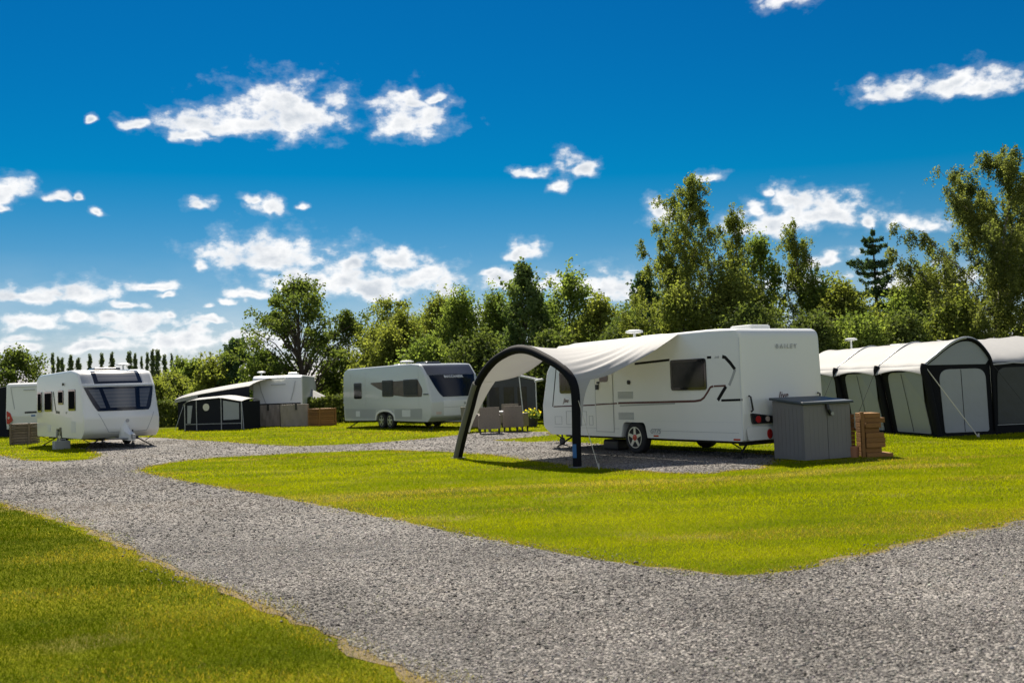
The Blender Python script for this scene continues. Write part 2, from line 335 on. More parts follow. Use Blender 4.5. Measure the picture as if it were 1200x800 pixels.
def inside(P, poly):
    x, y = P[:, 0], P[:, 1]; res = np.zeros(len(P), bool); n = len(poly)
    for i in range(n):
        x0, y0 = poly[i]; x1, y1 = poly[(i + 1) % n]
        if y0 == y1: continue
        c = ((y0 > y) != (y1 > y)) & (x < (x1 - x0) * (y - y0) / (y1 - y0) + x0); res ^= c
    return res
def edge_dist(P, poly):
    A = np.array(poly); B = np.roll(A, -1, 0); d = np.full(len(P), 1e9)
    for a, b in zip(A, B):
        ab = b - a; t = np.clip(((P - a) @ ab) / max(ab @ ab, 1e-9), 0, 1); q = a + t[:, None] * ab; d = np.minimum(d, np.hypot(*(P - q).T))
    return d

def ground_mat():
    m = bpy.data.materials.new('mown_turf'); m.use_nodes = True; nt = m.node_tree; b = nt.nodes['Principled BSDF']; N = nt.nodes.new; Lk = nt.links.new
    tc = N('ShaderNodeTexCoord')
    def noise(s, d=5, vec=None):
        n = N('ShaderNodeTexNoise'); n.inputs['Scale'].default_value = s; n.inputs['Detail'].default_value = d; Lk(vec or tc.outputs['Object'], n.inputs['Vector']); return n.outputs[0]
    def ramp(x, *st):
        r = N('ShaderNodeValToRGB'); Lk(x, r.inputs[0]); e = r.color_ramp.elements
        while len(e) < len(st): e.new(.5)
        for k, (p, c) in zip(e, st): k.position = p; k.color = (*c, 1)
        return r.outputs[0]
    mp = N('ShaderNodeMapping'); mp.inputs['Scale'].default_value = (.5, 1.6, 1); Lk(tc.outputs['Object'], mp.inputs[0])
    base = ramp(noise(.8, 6, mp.outputs[0]), (.32, (.070, .092, .003)), (.50, (.115, .132, .004)), (.66, (.165, .168, .006)))
    fine = ramp(noise(34, 3), (.3, (.55, .55, .55)), (.7, (1.35, 1.35, 1.3)))
    mu = N('ShaderNodeMix'); mu.data_type = 'RGBA'; mu.blend_type = 'MULTIPLY'; mu.inputs[0].default_value = 1; Lk(base, mu.inputs[6]); Lk(fine, mu.inputs[7])
    dry = N('ShaderNodeMapRange'); Lk(noise(.55, 7), dry.inputs[0]); dry.inputs[1].default_value = .60; dry.inputs[2].default_value = .72; dry.inputs[4].default_value = .6
    m2 = N('ShaderNodeMix'); m2.data_type = 'RGBA'; Lk(dry.outputs[0], m2.inputs[0]); Lk(mu.outputs[2], m2.inputs[6]); m2.inputs[7].default_value = (.21, .165, .07, 1)
    Lk(m2.outputs[2], b.inputs['Base Color']); b.inputs['Roughness'].default_value = .9; b.inputs['Specular IOR Level'].default_value = .02
    bp = N('ShaderNodeBump'); bp.inputs['Strength'].default_value = .9; bp.inputs['Distance'].default_value = .03; Lk(noise(45, 3), bp.inputs['Height']); Lk(bp.outputs[0], b.inputs['Normal'])
    return m
def gravel_mat():
    m = bpy.data.materials.new('limestone_gravel'); m.use_nodes = True; nt = m.node_tree; b = nt.nodes['Principled BSDF']; N = nt.nodes.new; Lk = nt.links.new
    tc = N('ShaderNodeTexCoord')
    v = N('ShaderNodeTexVoronoi'); v.inputs['Scale'].default_value = 48; v.inputs['Randomness'].default_value = 1; Lk(tc.outputs['Object'], v.inputs['Vector'])
    sp = N('ShaderNodeSeparateColor'); Lk(v.outputs['Color'], sp.inputs[0])
    r = N('ShaderNodeValToRGB'); Lk(sp.outputs[0], r.inputs[0]); e = r.color_ramp.elements
    e[0].position = .0; e[0].color = (.075, .07, .067, 1); e[1].position = 1; e[1].color = (.38, .355, .325, 1); k = e.new(.5); k.color = (.19, .178, .165, 1)
    dk = N('ShaderNodeMapRange'); Lk(v.outputs['Distance'], dk.inputs[0]); dk.inputs[1].default_value = .25; dk.inputs[2].default_value = .75; dk.inputs[3].default_value = 1.1; dk.inputs[4].default_value = .45
    n = N('ShaderNodeTexNoise'); n.inputs['Scale'].default_value = .45; n.inputs['Detail'].default_value = 8; n.inputs['Roughness'].default_value = .65; Lk(tc.outputs['Object'], n.inputs['Vector'])
    pt = N('ShaderNodeMapRange'); Lk(n.outputs[0], pt.inputs[0]); pt.inputs[1].default_value = .3; pt.inputs[2].default_value = .7; pt.inputs[3].default_value = .5; pt.inputs[4].default_value = 1.5
    mm = N('ShaderNodeMath'); mm.operation = 'MULTIPLY'; Lk(dk.outputs[0], mm.inputs[0]); Lk(pt.outputs[0], mm.inputs[1])
    mx = N('ShaderNodeVectorMath'); mx.operation = 'SCALE'; Lk(r.outputs[0], mx.inputs[0]); Lk(mm.outputs[0], mx.inputs['Scale'])
    n2 = N('ShaderNodeTexNoise'); n2.inputs['Scale'].default_value = 1.7; n2.inputs['Detail'].default_value = 5; Lk(tc.outputs['Object'], n2.inputs['Vector'])
    mr2 = N('ShaderNodeMapRange'); Lk(n2.outputs[0], mr2.inputs[0]); mr2.inputs[1].default_value = .58; mr2.inputs[2].default_value = .75; mr2.inputs[4].default_value = .5
    mx2 = N('ShaderNodeMix'); mx2.data_type = 'RGBA'; Lk(mr2.outputs[0], mx2.inputs[0]); Lk(mx.outputs[0], mx2.inputs[6]); mx2.inputs[7].default_value = (.21, .18, .145, 1)
    Lk(mx2.outputs[2], b.inputs['Base Color']); b.inputs['Roughness'].default_value = .85; b.inputs['Specular IOR Level'].default_value = .3
    bp = N('ShaderNodeBump'); bp.inputs['Strength'].default_value = 1; bp.inputs['Distance'].default_value = .02; bp.invert = True; Lk(v.outputs['Distance'], bp.inputs['Height']); Lk(bp.outputs[0], b.inputs['Normal'])
    return m
M['turf'] = ground_mat(); M['gravel'] = gravel_mat()
g = MB(); rings = [0, 30, 80, 250, 900, 4500]
g.add([(0, 0, 0)] + [(r * math.cos(a), r * math.sin(a), 0) for r in rings[1:] for a in np.linspace(0, 2 * PI, 33)[:-1]],
      [(0, 1 + k, 1 + (k + 1) % 32) for k in range(32)] + [(1 + i * 32 + k, 1 + i * 32 + 32 + k, 1 + i * 32 + 32 + (k + 1) % 32, 1 + i * 32 + (k + 1) % 32) for i in range(4) for k in range(32)])
tag(obj('ground', g, M['turf']), kind='structure')
vn_ = lambda P: .5 + .3 * np.sin(P[:, 0] * .9 + P[:, 1] * .55) + .2 * np.sin(P[:, 0] * 2.3 - P[:, 1] * 1.7 + 1)
LJ = np.array(LANE_J); tn_ = np.roll(LJ, -1, 0) - np.roll(LJ, 1, 0); tn_ /= np.linalg.norm(tn_, axis=1, keepdims=True) + 1e-9; no_ = np.c_[tn_[:, 1], -tn_[:, 0]]
if inside(LJ[:1] + no_[:1] * .05, LANE_J)[0]: no_ = -no_
wv_ = np.clip(.01 + .20 * (vn_(LJ) - .45) + rng.uniform(-.04, .08, len(LJ)), .006, .16); OUT = LJ + no_ * wv_[:, None]; INN = LJ - no_ * .06; nl = len(LJ)
g = MB(); g.add([(x, y, .003) for x, y in OUT] + [(x, y, .003) for x, y in INN], [(i, (i + 1) % nl, (i + 1) % nl + nl, i + nl) for i in range(nl)])
M['verge'] = mat('dry_straw_verge', (.155, .115, .060), .95, noise=(9, .45, 6), bump=(50, .8))
tag(obj('dry_verge', g, M['verge']), kind='structure')
WORN = np.array([at(u, v)[:2] for u, v in ((335, 585), (480, 577), (640, 569), (800, 563), (900, 558), (1020, 548), (1120, 545))])
tri = tessellate_polygon([[Vector((x, y, 0)) for x, y in LANE_J]])
g = MB(); g.add([(x, y, .006) for x, y in LANE_J], [tuple(t) for t in tri])
tag(obj('gravel_lane', g, M['gravel']), kind='structure')

def attr_mat(name, rough, trans=0., tint=(1.3, 1.35, .5)):
    m = bpy.data.materials.new(name); m.use_nodes = True; nt = m.node_tree; b = nt.nodes['Principled BSDF']
    a = nt.nodes.new('ShaderNodeAttribute'); a.attribute_name = 'tone'; nt.links.new(a.outputs['Color'], b.inputs['Base Color'])
    b.inputs['Roughness'].default_value = rough; b.inputs['Specular IOR Level'].default_value = .12 if not trans else 0
    if trans:
        tcol = nt.nodes.new('ShaderNodeMix'); tcol.data_type = 'RGBA'; tcol.blend_type = 'MULTIPLY'; tcol.inputs[0].default_value = 1
        nt.links.new(a.outputs['Color'], tcol.inputs[6]); tcol.inputs[7].default_value = (*tint, 1)
        t = nt.nodes.new('ShaderNodeBsdfTranslucent'); nt.links.new(tcol.outputs[2], t.inputs['Color'])
        mx = nt.nodes.new('ShaderNodeMixShader'); mx.inputs[0].default_value = trans
        nt.links.new(b.outputs[0], mx.inputs[1]); nt.links.new(t.outputs[0], mx.inputs[2]); nt.links.new(mx.outputs[0], nt.nodes['Material Output'].inputs[0])
    return m
def set_tone(o, cols, per):
    at_ = o.data.color_attributes.new('tone', 'FLOAT_COLOR', 'POINT')
    c = np.ones((len(cols) * per, 4), np.float32); c[:, :3] = np.repeat(cols, per, 0); at_.data.foreach_set('color', c.ravel())
def vnoise(P, s, seed):                                     # smooth value noise in 2D
    r = np.random.default_rng(seed); T = r.random((64, 64)); q = P * s + 100; i = np.floor(q).astype(int); f = q - i; f = f * f * (3 - 2 * f)
    a = T[i[:, 0] % 64, i[:, 1] % 64]; b = T[(i[:, 0] + 1) % 64, i[:, 1] % 64]; c = T[i[:, 0] % 64, (i[:, 1] + 1) % 64]; d = T[(i[:, 0] + 1) % 64, (i[:, 1] + 1) % 64]
    return (a * (1 - f[:, 0]) + b * f[:, 0]) * (1 - f[:, 1]) + (c * (1 - f[:, 0]) + d * f[:, 0]) * f[:, 1]
def grass():
    out = []
    for y0, y1, dens, hh, ww in ((2.6, 4.3, 3500, .022, .005), (4.3, 7.5, 9500, .019, .0030), (7.5, 12, 4600, .021, .0045), (12, 19, 1900, .024, .0075), (19, 30, 650, .028, .014), (30, 52, 150, .034, .03)):
        xl, xr = -.62 * y1 - 3.5, .62 * y1 + 3.5; n = int((xr - xl) * (y1 - y0) * dens)
        P = np.c_[rng.uniform(xl, xr, n), rng.uniform(y0, y1, n)]
        P = P[np.abs(P[:, 0]) < .60 * P[:, 1] + 3.4]
        ins = inside(P, LANE_J); 
        E = np.full(len(P), 9.); near = np.ones(len(P), bool)
        e = edge_dist(P, LANE)
        keep = (~ins & (rng.random(len(P)) < np.clip(.62 + e * 2.0, 0, 1))) | (ins & (rng.random(len(P)) < .55 * np.clip(1 - e / (.04 + .30 * vnoise(P, 1.6, 51)), 0, 1))) | (ins & (vnoise(P, .8, 5) > .86) & (rng.random(len(P)) < .012))
        P, e, ins = P[keep], e[keep], ins[keep]; out.append((P, e, ins, np.full(len(P), hh), np.full(len(P), ww)))
    P = np.concatenate([o[0] for o in out]); e = np.concatenate([o[1] for o in out]); ins = np.concatenate([o[2] for o in out]); H = np.concatenate([o[3] for o in out]); W = np.concatenate([o[4] for o in out])
    n = len(P); a = rng.uniform(0, 2 * PI, n); h = H * rng.uniform(.5, 1.35, n) * np.where(vnoise(P, 1.3, 3) > .72, 1.35, 1); w = W * rng.uniform(.7, 1.3, n)
    lean = rng.normal(0, .55, (n, 2)) * h[:, None]
    V = np.zeros((n, 3, 3)); dx, dy = np.cos(a) * w / 2, np.sin(a) * w / 2
    V[:, 0] = np.c_[P[:, 0] - dx, P[:, 1] - dy, np.zeros(n)]; V[:, 1] = np.c_[P[:, 0] + dx, P[:, 1] + dy, np.zeros(n)]; V[:, 2] = np.c_[P + lean, h]
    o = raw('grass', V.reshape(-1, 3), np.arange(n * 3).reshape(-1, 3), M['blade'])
    g1 = np.array([.128, .185, .002]); g2 = np.array([.325, .342, .004]); st = np.array([.40, .31, .15]); br = np.array([.17, .14, .05])
    k = np.clip(vnoise(P * [1, 2.2], .55, 1) * .95 - .12 + vnoise(P, 2.1, 2) * .35 + rng.normal(0, .16, n), 0, 1)[:, None]; c = g1 * (1 - k) + g2 * k
    dry = np.clip((vnoise(P * [1, 2.6], .42, 8) - .70) * 4, 0, .55) + np.clip(.85 - e * (1.1 + 4.5 * vnoise(P, .9, 41)), 0, .8); dry = (rng.random(n) < dry + .02)[:, None]
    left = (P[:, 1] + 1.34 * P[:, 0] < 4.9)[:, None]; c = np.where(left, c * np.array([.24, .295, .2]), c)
    wd_ = np.full(n, 9.)
    for a_, b_ in zip(WORN, WORN[1:]): ab = b_ - a_; t_ = np.clip(((P - a_) @ ab) / (ab @ ab), 0, 1); wd_ = np.minimum(wd_, np.hypot(*(P - a_ - t_[:, None] * ab).T))
    worn = (rng.random(n) < np.clip(.95 - wd_ * (1.5 + 2.4 * vnoise(P, .6, 31)), 0, .7))[:, None]
    dry = dry | (rng.random(n) < np.clip(1.15 - wd_ * (.8 + 2.2 * vnoise(P, .6, 31)), 0, .8) * (.55 + .7 * vnoise(P * [1, 1], 1.1, 33)))[:, None]
    thin = (wd_ < .30) & (rng.random(n) < .12)
    c = np.where(dry, np.where(rng.random((n, 1)) < .65, st, br) * rng.uniform(.7, 1.2, (n, 1)), c)
    c = np.where(worn, np.array([.42, .345, .215]) * rng.uniform(.75, 1.15, (n, 1)), c)
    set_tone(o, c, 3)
    vv = V.reshape(-1, 3); vv[np.repeat(thin, 3), 2] *= .35; o.data.vertices.foreach_set('co', vv.astype(np.float32).ravel()); o.data.update(); return o
M['blade'] = attr_mat('grass_blade', .6, .5, tint=(1.35, 1.38, .1))
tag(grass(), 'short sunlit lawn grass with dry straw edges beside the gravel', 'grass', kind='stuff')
def stones():
    PP, SS = [], []
    for y0, y1, dens, sz in ((2.6, 4.2, 1500, .0075), (4.2, 7, 3900, .0057), (7, 11, 1900, .0069), (11, 16, 620, .0095), (16, 24, 330, .012), (24, 38, 90, .016)):
        xl, xr = -.6 * y1 - 2.5, .6 * y1 + 2.5; n = int((xr - xl) * (y1 - y0) * dens); P = np.c_[rng.uniform(xl, xr, n), rng.uniform(y0, y1, n)]
        P = P[np.abs(P[:, 0]) < .58 * P[:, 1] + 2.4]; ins = inside(P, LANE_J); e = edge_dist(P, LANE)
        P = P[ins | ((e < .45) & (rng.random(len(P)) < .30 * np.clip(1 - e / (.05 + .4 * vnoise(P, 1.2, 52)), 0, 1)))]; PP.append(P); SS.append(np.full(len(P), sz))
    P = np.concatenate(PP); n = len(P); s = np.concatenate(SS) * rng.lognormal(0, .33, n)
    base = np.array([[1, 0, 0], [0, 1, 0], [-1, 0, 0], [0, -1, 0], [0, 0, .75], [0, 0, -.6]], float)
    V = base[None] + rng.normal(0, .22, (n, 6, 3)); V *= s[:, None, None]; V[:, :, 0] *= rng.uniform(.8, 1.4, (n, 1))
    a = rng.uniform(0, 2 * PI, n)[:, None]; t = rng.normal(0, .35, n)[:, None]; x, y, z = V[..., 0].copy(), V[..., 1].copy(), V[..., 2].copy()
    x, z = x * np.cos(t) - z * np.sin(t), x * np.sin(t) + z * np.cos(t)
    V[..., 0] = x * np.cos(a) - y * np.sin(a) + P[:, :1]; V[..., 1] = x * np.sin(a) + y * np.cos(a) + P[:, 1:]; V[..., 2] = z * .8 + .006 + s[:, None] * .12
    F = np.array([(0, 1, 4), (1, 2, 4), (2, 3, 4), (3, 0, 4), (1, 0, 5), (2, 1, 5), (3, 2, 5), (0, 3, 5)])
    FF = (F[None] + (np.arange(n) * 6)[:, None, None]).reshape(-1, 3)
    o = raw('gravel', V.reshape(-1, 3), FF, M['stone'])
    tone = .42 + .75 * vnoise(P * [1, .55], .5, 21) + .42 * vnoise(P, 1.3, 22); dust = np.clip((vnoise(P * [1, 1.6], .5, 23) * .7 + vnoise(P, 1.7, 24) * .4 - .58) * 3, 0, 1)[:, None]
    b = np.clip(rng.normal(.19, .085, n), .03, .5)[:, None] * tone[:, None]; b = b * (1 - dust * .35) + .23 * dust * .35; c = b * (np.array([1.02, .965, .90]) * (1 - dust) + np.array([1.14, .98, .80]) * dust) * (1 + rng.normal(0, .035, (n, 3)))
    set_tone(o, np.clip(c, .02, .8), 6)
    return o
M['stone'] = attr_mat('gravel_stone', .8)
tag(stones(), 'loose grey limestone chippings lying on the lane', 'gravel', kind='stuff')

# ------------------------------------------------------------------ caravans
class Caravan:
    """local axes: x forward, y left, z up, origin on the ground under the middle"""
    def __init__(s, name, label, P, a, L, W, prof, front, bow=.0, paint='white', nose=True, er=.07):
        s.L, s.W, s.bow, s.front = L, W, bow, nose
        a = math.radians(a); sd = np.array([-math.sin(a), math.cos(a)]); wd = np.array([math.cos(a), math.sin(a)])
        c = np.array(P[:2]) + sd * L / 2 + wd * W / 2
        s.root = thing(name, label, 'caravan', (c[0], c[1], 0), a + PI / 2 if not front else a - PI / 2)
        s.poly = roundpoly(prof)
        # body
        n = len(s.poly); pts = [Vector(p) for p in s.poly]; area = sum(pts[i].x * pts[(i + 1) % n].y - pts[(i + 1) % n].x * pts[i].y for i in range(n)); sg = 1 if area > 0 else -1
        nor = []
        for i in range(n):
            d = (pts[(i + 1) % n] - pts[i - 1]).normalized(); nor.append(Vector((-d.y, d.x)) * sg)
        secs = []
        for k in range(6): ph = PI / 2 * (1 - k / 5); secs.append((W / 2 - er + er * math.sin(ph), er * (1 - math.cos(ph))))
        full = secs + [(y, 0) for y in np.linspace(W / 2 - er, -(W / 2 - er), 9)[1:-1]] + [(-y, i) for y, i in secs[::-1]]
        vs = []
        for y, ins in full:
            for p, q in zip(pts, nor): k_ = ins * min(1, max(.12, (p.y - .9) / .7)); x, z = p.x + q.x * k_, p.y + q.y * k_; vs.append((x + s.bw(x, y), y, z))
        fs = []; m_ = len(full)
        for j in range(m_ - 1):
            for i in range(n): fs.append((j * n + i, j * n + (i + 1) % n, (j + 1) * n + (i + 1) % n, (j + 1) * n + i))
        fs.append(tuple(range(n))); fs.append(tuple(range((m_ - 1) * n, m_ * n))[::-1])
        b = MB(); b.add(vs, fs); s.body = obj('body', b, M[paint], s.root, smooth=28)
        # front chain: from the lowest front point over the nose up to the roof
        imax = max(range(n), key=lambda i: pts[i].x)
        s.chain = None
    def bw(s, x, y):
        w = min(1, max(0, (x - (s.L / 2 - 1.3)) / 1.3)); return s.bow * (1 - (2 * y / s.W) ** 2) * w * w * (3 - 2 * w)
    def fx(s, z):                                            # outermost front x at height z (with slope)
        best = -9; n = len(s.poly)
        for i in range(n):
            (x0, z0), (x1, z1) = s.poly[i], s.poly[(i + 1) % n]
            if (z0 - z) * (z1 - z) <= 0 and z0 != z1:
                x = x0 + (x1 - x0) * (z - z0) / (z1 - z0); best = max(best, x)
        return best
    def front_patch(s, name, rows, m, parent=None, off=.012, th=.02, cols=14, smooth=40):
        """rows: (z, y0, y1)"""
        g0, g1 = [], []
        for z, y0, y1 in rows:
            e = .03; dx = (s.fx(z + e) - s.fx(z - e)) / (2 * e); nx, nz = 1 / math.hypot(1, dx), -dx / math.hypot(1, dx)
            r0_, r1_ = [], []
            for k in range(cols + 1):
                y = y0 + (y1 - y0) * k / cols; x = s.fx(z); x += s.bw(x, y)
                r0_.append((x + nx * off, y, z + nz * off)); r1_.append((x + nx * (off - th), y, z + nz * (off - th)))
            g0.append(r0_); g1.append(r1_)
        b = MB(); b.slab(g0, g1); return obj(name, b, m, parent or s.root, smooth=smooth)
    def side(s, name, pts, m, side=1, off=.006, parent=None, th=.012, bevel=0):
        y = side * s.W / 2; b = MB(); b.plate(pts, lambda x, z: (x, y + side * off, z), lambda x, z: (x, y + side * (off - th), z)); return obj(name, b, m, parent or s.root, bevel=bevel)
    def rect(s, name, x0, x1, z0, z1, m, side=1, off=.006, r=.05, parent=None, th=.012):
        return s.side(name, roundpoly([(x0, z0, r), (x1, z0, r), (x1, z1, r), (x0, z1, r)], 4), m, side, off, parent, th)
    def window(s, x0, x1, z0, z1, side=1, pane='glass', fr=.06, r=.07):
        f = s.rect('window', x0, x1, z0, z1, M['gloss'], side, .022, r, th=.03); s.rect('pane', x0 + fr, x1 - fr, z0 + fr, z1 - fr, M[pane], side, .029, r * .6, f, th=.010); return f
    def rear(s, name, pts, m, off=.006, th=.012, parent=None, bevel=0):   # pts (y, z) on the flat back panel
        x = -s.L / 2; b = MB(); b.plate(pts, lambda y, z: (x - off, y, z), lambda y, z: (x - off + th, y, z)); return obj(name, b, m, parent or s.root, bevel=bevel)
    def wheel(s, x, side, r=.345, w=.2, hub='alloy', spokes=5):
        y = side * (s.W / 2 - .02 - w / 2); wh = MB()
        prof = [(r * .62, -w / 2), (r * .9, -w / 2), (r * .98, -w * .36), (r, 0), (r * .98, w * .36), (r * .9, w / 2), (r * .62, w / 2)]
        wh.lathe(prof, 32); t = obj('wheel', wh, M['rubber'], s.root, smooth=35, loc=(x, y, r))
        rm = MB(); o_ = side * w / 2
        rm.lathe([(r * .66, o_ * .2), (r * .66, o_ * 1.04), (r * .60, o_ * 1.04), (r * .58, o_ * .55), (.02, o_ * .5)], 32); 
        rim = obj('rim', rm, M['under'], t, smooth=35)
        sp = MB()
        for k in range(spokes):
            an = 2 * PI * k / spokes + .3; ca, sa = math.cos(an), math.sin(an)
            q = [(.03, -.045), (r * .62, -.028), (r * .62, .028), (.03, .045)]
            sp.plate(q, lambda u, v: (u * ca - v * sa, o_ * 1.06, u * sa + v * ca), lambda u, v: (u * ca - v * sa, o_ * .75, u * sa + v * ca))
        sp.lathe([(r * .655, o_ * .9), (r * .655, o_ * 1.06), (r * .6, o_ * 1.06), (r * .6, o_ * .9)], 32)
        obj('spoke', sp, M['alloy'], t, smooth=30)
        h = MB(); h.lathe([(.075, o_ * .9), (.07, o_ * 1.12), (.03, o_ * 1.16)], 16); obj('hub_cap', h, M[hub], t, smooth=35)
        return t
    def chassis(s, z=.36, axle=None, jacks=True, hitch=True):
        L, W = s.L, s.W; b = MB()
        for sy in (-1, 1): b.box(-L / 2 + .3, L / 2 - .2, sy * .55 - .03, sy * .55 + .03, z - .09, z + .04)
        b.box(-L / 2 + .35, -L / 2 + .42, -.9, .9, z - .1, z + .02)
        for xx in axle or []: b.tube([(xx, -W / 2 + .2, .33), (xx, W / 2 - .2, .33)], .05)
        b.box(-L / 2 + .25, L / 2 - .35, -W / 2 + .22, W / 2 - .22, z + .05, z + .16)
        obj('chassis', b, M['under'], s.root)
        if hitch:
            h = MB(); xt = L / 2 + .95
            for sy in (-1, 1): h.tube([(L / 2 - .4, sy * .55, z - .03), (xt, sy * .06, z - .02)], .035, 6)
            h.tube([(xt - .1, 0, z - .02), (xt + .2, 0, z)], .045, 8); h.box(xt - .15, xt + .22, -.05, .05, z + .02, z + .12)
            obj('tow_bar', h, M['steel'], s.root)
            j = MB(); j.tube([(xt - .3, .12, .12), (xt - .3, .12, .62)], .025); j.lathe([(.1, -.03), (.1, .03)], 16, 'y', (xt - .3, .12, .10)); obj('jockey_wheel', j, M['under'], s.root)
        if jacks:
            for sx in (-1, 1):
                for sy in (-1, 1):
                    q = MB(); x0 = sx * (L / 2 - .55); y0 = sy * (W / 2 - .28)
                    q.tube([(x0, y0 - sy * .4, z), (x0 + sx * .2, y0 + sy * .12, .03)], .024, 6); q.tube([(x0 + sx * .1, y0 - sy * .05, .2), (x0 + sx * .05, y0 + sy * .22, z)], .014, 6); q.box(x0 + sx * .2 - .07, x0 + sx * .2 + .07, y0 + sy * .12 - .06, y0 + sy * .12 + .06, 0, .03)
                    obj('corner_steady', q, M['under'], s.root)
    def rooflight(s, x, y, z, w=.5, d=.5, h=.09, m='white'):
        b = MB(); b.box(x - w / 2, x + w / 2, y - d / 2, y + d / 2, z - .03, z + h); obj('rooflight', b, M[m], s.root, bevel=.04)
    def aerial(s, x, y, z, h=.25, r=.2):
        b = MB(); b.tube([(x, y, z - .03), (x, y, z + h)], .03, 8); b.lathe([(r * .4, z + h - .02), (r, z + h), (r, z + h + .04), (r * .6, z + h + .07)], 20, 'z', (x, y, 0)); obj('aerial', b, M['palegrey'], s.root, smooth=40)
def notch(xc, w, z0, z1): return [(xc - w, z0, .02), (xc - w * .82, z1, .13), (xc + w * .82, z1, .13), (xc + w, z0, .02)]

# main caravan: rear corner nearest to us
PM = at(874, 539.5); L, W = 7.1, 2.3; hl = L / 2
prof = [(-hl + .06, .36, .06)] + notch(-hl + 3.42, .46, .36, .70) + [(hl - .35, .36, .15), (hl - .02, .55, .2), (hl, 1.1, .3), (hl - .22, 1.95, .3), (hl - .75, 2.52, .3), (hl - 1.4, 2.61, .4), (-hl + .9, 2.63, .3), (-hl + .02, 2.60, .22), (-hl, .9, .1)]
cv = Caravan('caravan', 'large white caravan beside the grey storage box, with red wheel hub and lettered rear panel', PM, 32, L, W, prof, False, bow=.1)
X = lambda t: -hl + t
cv.wheel(X(3.42), 1, .365, .21, hub='red'); cv.wheel(X(3.42), -1, .365, .21, hub='red'); cv.chassis(.36, [X(3.42)])
f = cv.window(X(1.0), X(2.09), 1.40, 2.05)
cv.window(X(5.55), X(6.28), 1.39, 1.93)
d = cv.rect('door', X(4.14), X(4.80), .46, 2.2, M['white'], 1, .012, .07); cv.rect('door_window', X(4.30), X(4.62), 1.64, 1.97, M['gloss'], 1, .022, .05, d)
h = MB(); h.box(X(4.66), X(4.76), W / 2 + .01, W / 2 + .05, 1.46, 1.58); obj('handle', h, M['black'], d, bevel=.01)
h = MB(); h.box(X(4.62), X(4.71), W / 2 + .01, W / 2 + .045, 1.60, 1.65); obj('lock', h, M['black'], d, bevel=.01)
s_ = MB()
for z0 in (.47, 1.13): s_.box(X(4.14), X(4.80), W / 2 + .012, W / 2 + .0145, z0, z0 + .012)
for xx in (4.135, 4.805): s_.box(X(xx) - .006, X(xx) + .006, W / 2 + .012, W / 2 + .0145, .46, 2.2)
obj('door_seam', s_, M['silver'], d)
for z0 in (1.24, .77):
    v = MB()
    for k in range(6): v.box(X(3.41), X(3.95), W / 2, W / 2 + .010, z0 + k * .028, z0 + k * .028 + .016)
    obj('vent', v, M['silver'], cv.root)
def band(pts, w):                                            # polyline -> polygon strip
    up, dn = [], []
    for i, p in enumerate(pts):
        p = Vector(p); t = (Vector(pts[min(i + 1, len(pts) - 1)]) - Vector(pts[max(i - 1, 0)])).normalized(); n_ = Vector((-t.y, t.x)) * w / 2; up.append(tuple(p + n_)); dn.append(tuple(p - n_))
    return up + dn[::-1]
for x_, nm in ((.05, 'corner_trim'),): tb_ = MB(); tb_.box(X(x_) - .012, X(x_) + .012, W / 2 - .003, W / 2 + .006, .42, 2.42); obj(nm, tb_, M['palegrey'], cv.root, bevel=.003)
for z_ in (.74,): tb_ = MB(); tb_.box(X(.08), X(2.92), W / 2 - .003, W / 2 + .003, z_, z_ + .006); obj('panel_seam', tb_, M['palegrey'], cv.root)
tx = lambda pts: [(X(t), z) for t, z in pts]
cv.side('stripe', band(tx([(3.3, 2.02), (2.12, 2.06)]), .05), M['stripe'], off=.004)
cv.side('stripe', band(tx([(.96, 2.06), (.84, 2.06)]), .05), M['stripe'], off=.004)
cv.side('stripe', band(tx([(.52, 2.06), (.44, 2.04), (.30, 1.92), (.18, 1.79)]), .07), M['stripe'], off=.004)
cv.side('stripe', band(tx([(.18, 1.79), (.26, 1.64), (.36, 1.48)]), .06), M['silver'], off=.004)
cv.side('stripe', band(tx([(3.95, 1.14), (3.0, 1.15), (1.38, 1.17), (1.2, 1.19), (1.10, 1.24), (.98, 1.36), (.90, 1.45), (.82, 1.47)]), .045), M['darkred'], off=.004)
cv.side('stripe', band(tx([(.80, 1.47), (.46, 1.475)]), .035), M['darkred'], off=.004)
cv.side('stripe', band(tx([(.45, 1.46), (.58, 1.32), (.70, 1.185)]), .075), M['stripe'], off=.004)
cv.side('stripe', band(tx([(.60, 1.18), (.02, 1.19)]), .045), M['stripe'], off=.004)
cv.side('stripe', band(tx([(6.60, 1.06), (4.85, 1.10)]), .03), M['darkred'], off=.004)
cv.side('stripe', band(tx([(4.80, 1.105), (4.0, 1.135)]), .03), M['darkred'], off=.0145)
cv.side('stripe', band(tx([(3.9, 1.08), (2.0, 1.125)]), .03), M['silver'], off=.004)
cv.side('stripe', band(tx([(6.64, 1.06), (6.52, 1.6), (6.42, 2.05)]), .03), M['stripe'], off=.004)
skirt = MB(); skirt.box(X(3.95), X(6.6), W / 2 - .005, W / 2 + .004, .55, .556); skirt.box(X(.15), X(2.9), W / 2 - .005, W / 2 + .004, .53, .536); obj('skirt_seam', skirt, M['silver'], cv.root)
hat = MB()
for x0, x1, z0, z1 in ((5.2, 6.05, .62, .95), (6.25, 6.55, .62, .82), (4.95, 5.1, .62, .84)):
    for q in ((x0, x1, z0, z0 + .008), (x0, x1, z1 - .008, z1)): hat.box(X(q[0]), X(q[1]), W / 2 - .005, W / 2 + .005, q[2], q[3])
    for xx in (x0, x1): hat.box(X(xx) - .004, X(xx) + .004, W / 2 - .005, W / 2 + .0055, z0, z1)
obj('locker_hatch', hat, M['silver'], cv.root)
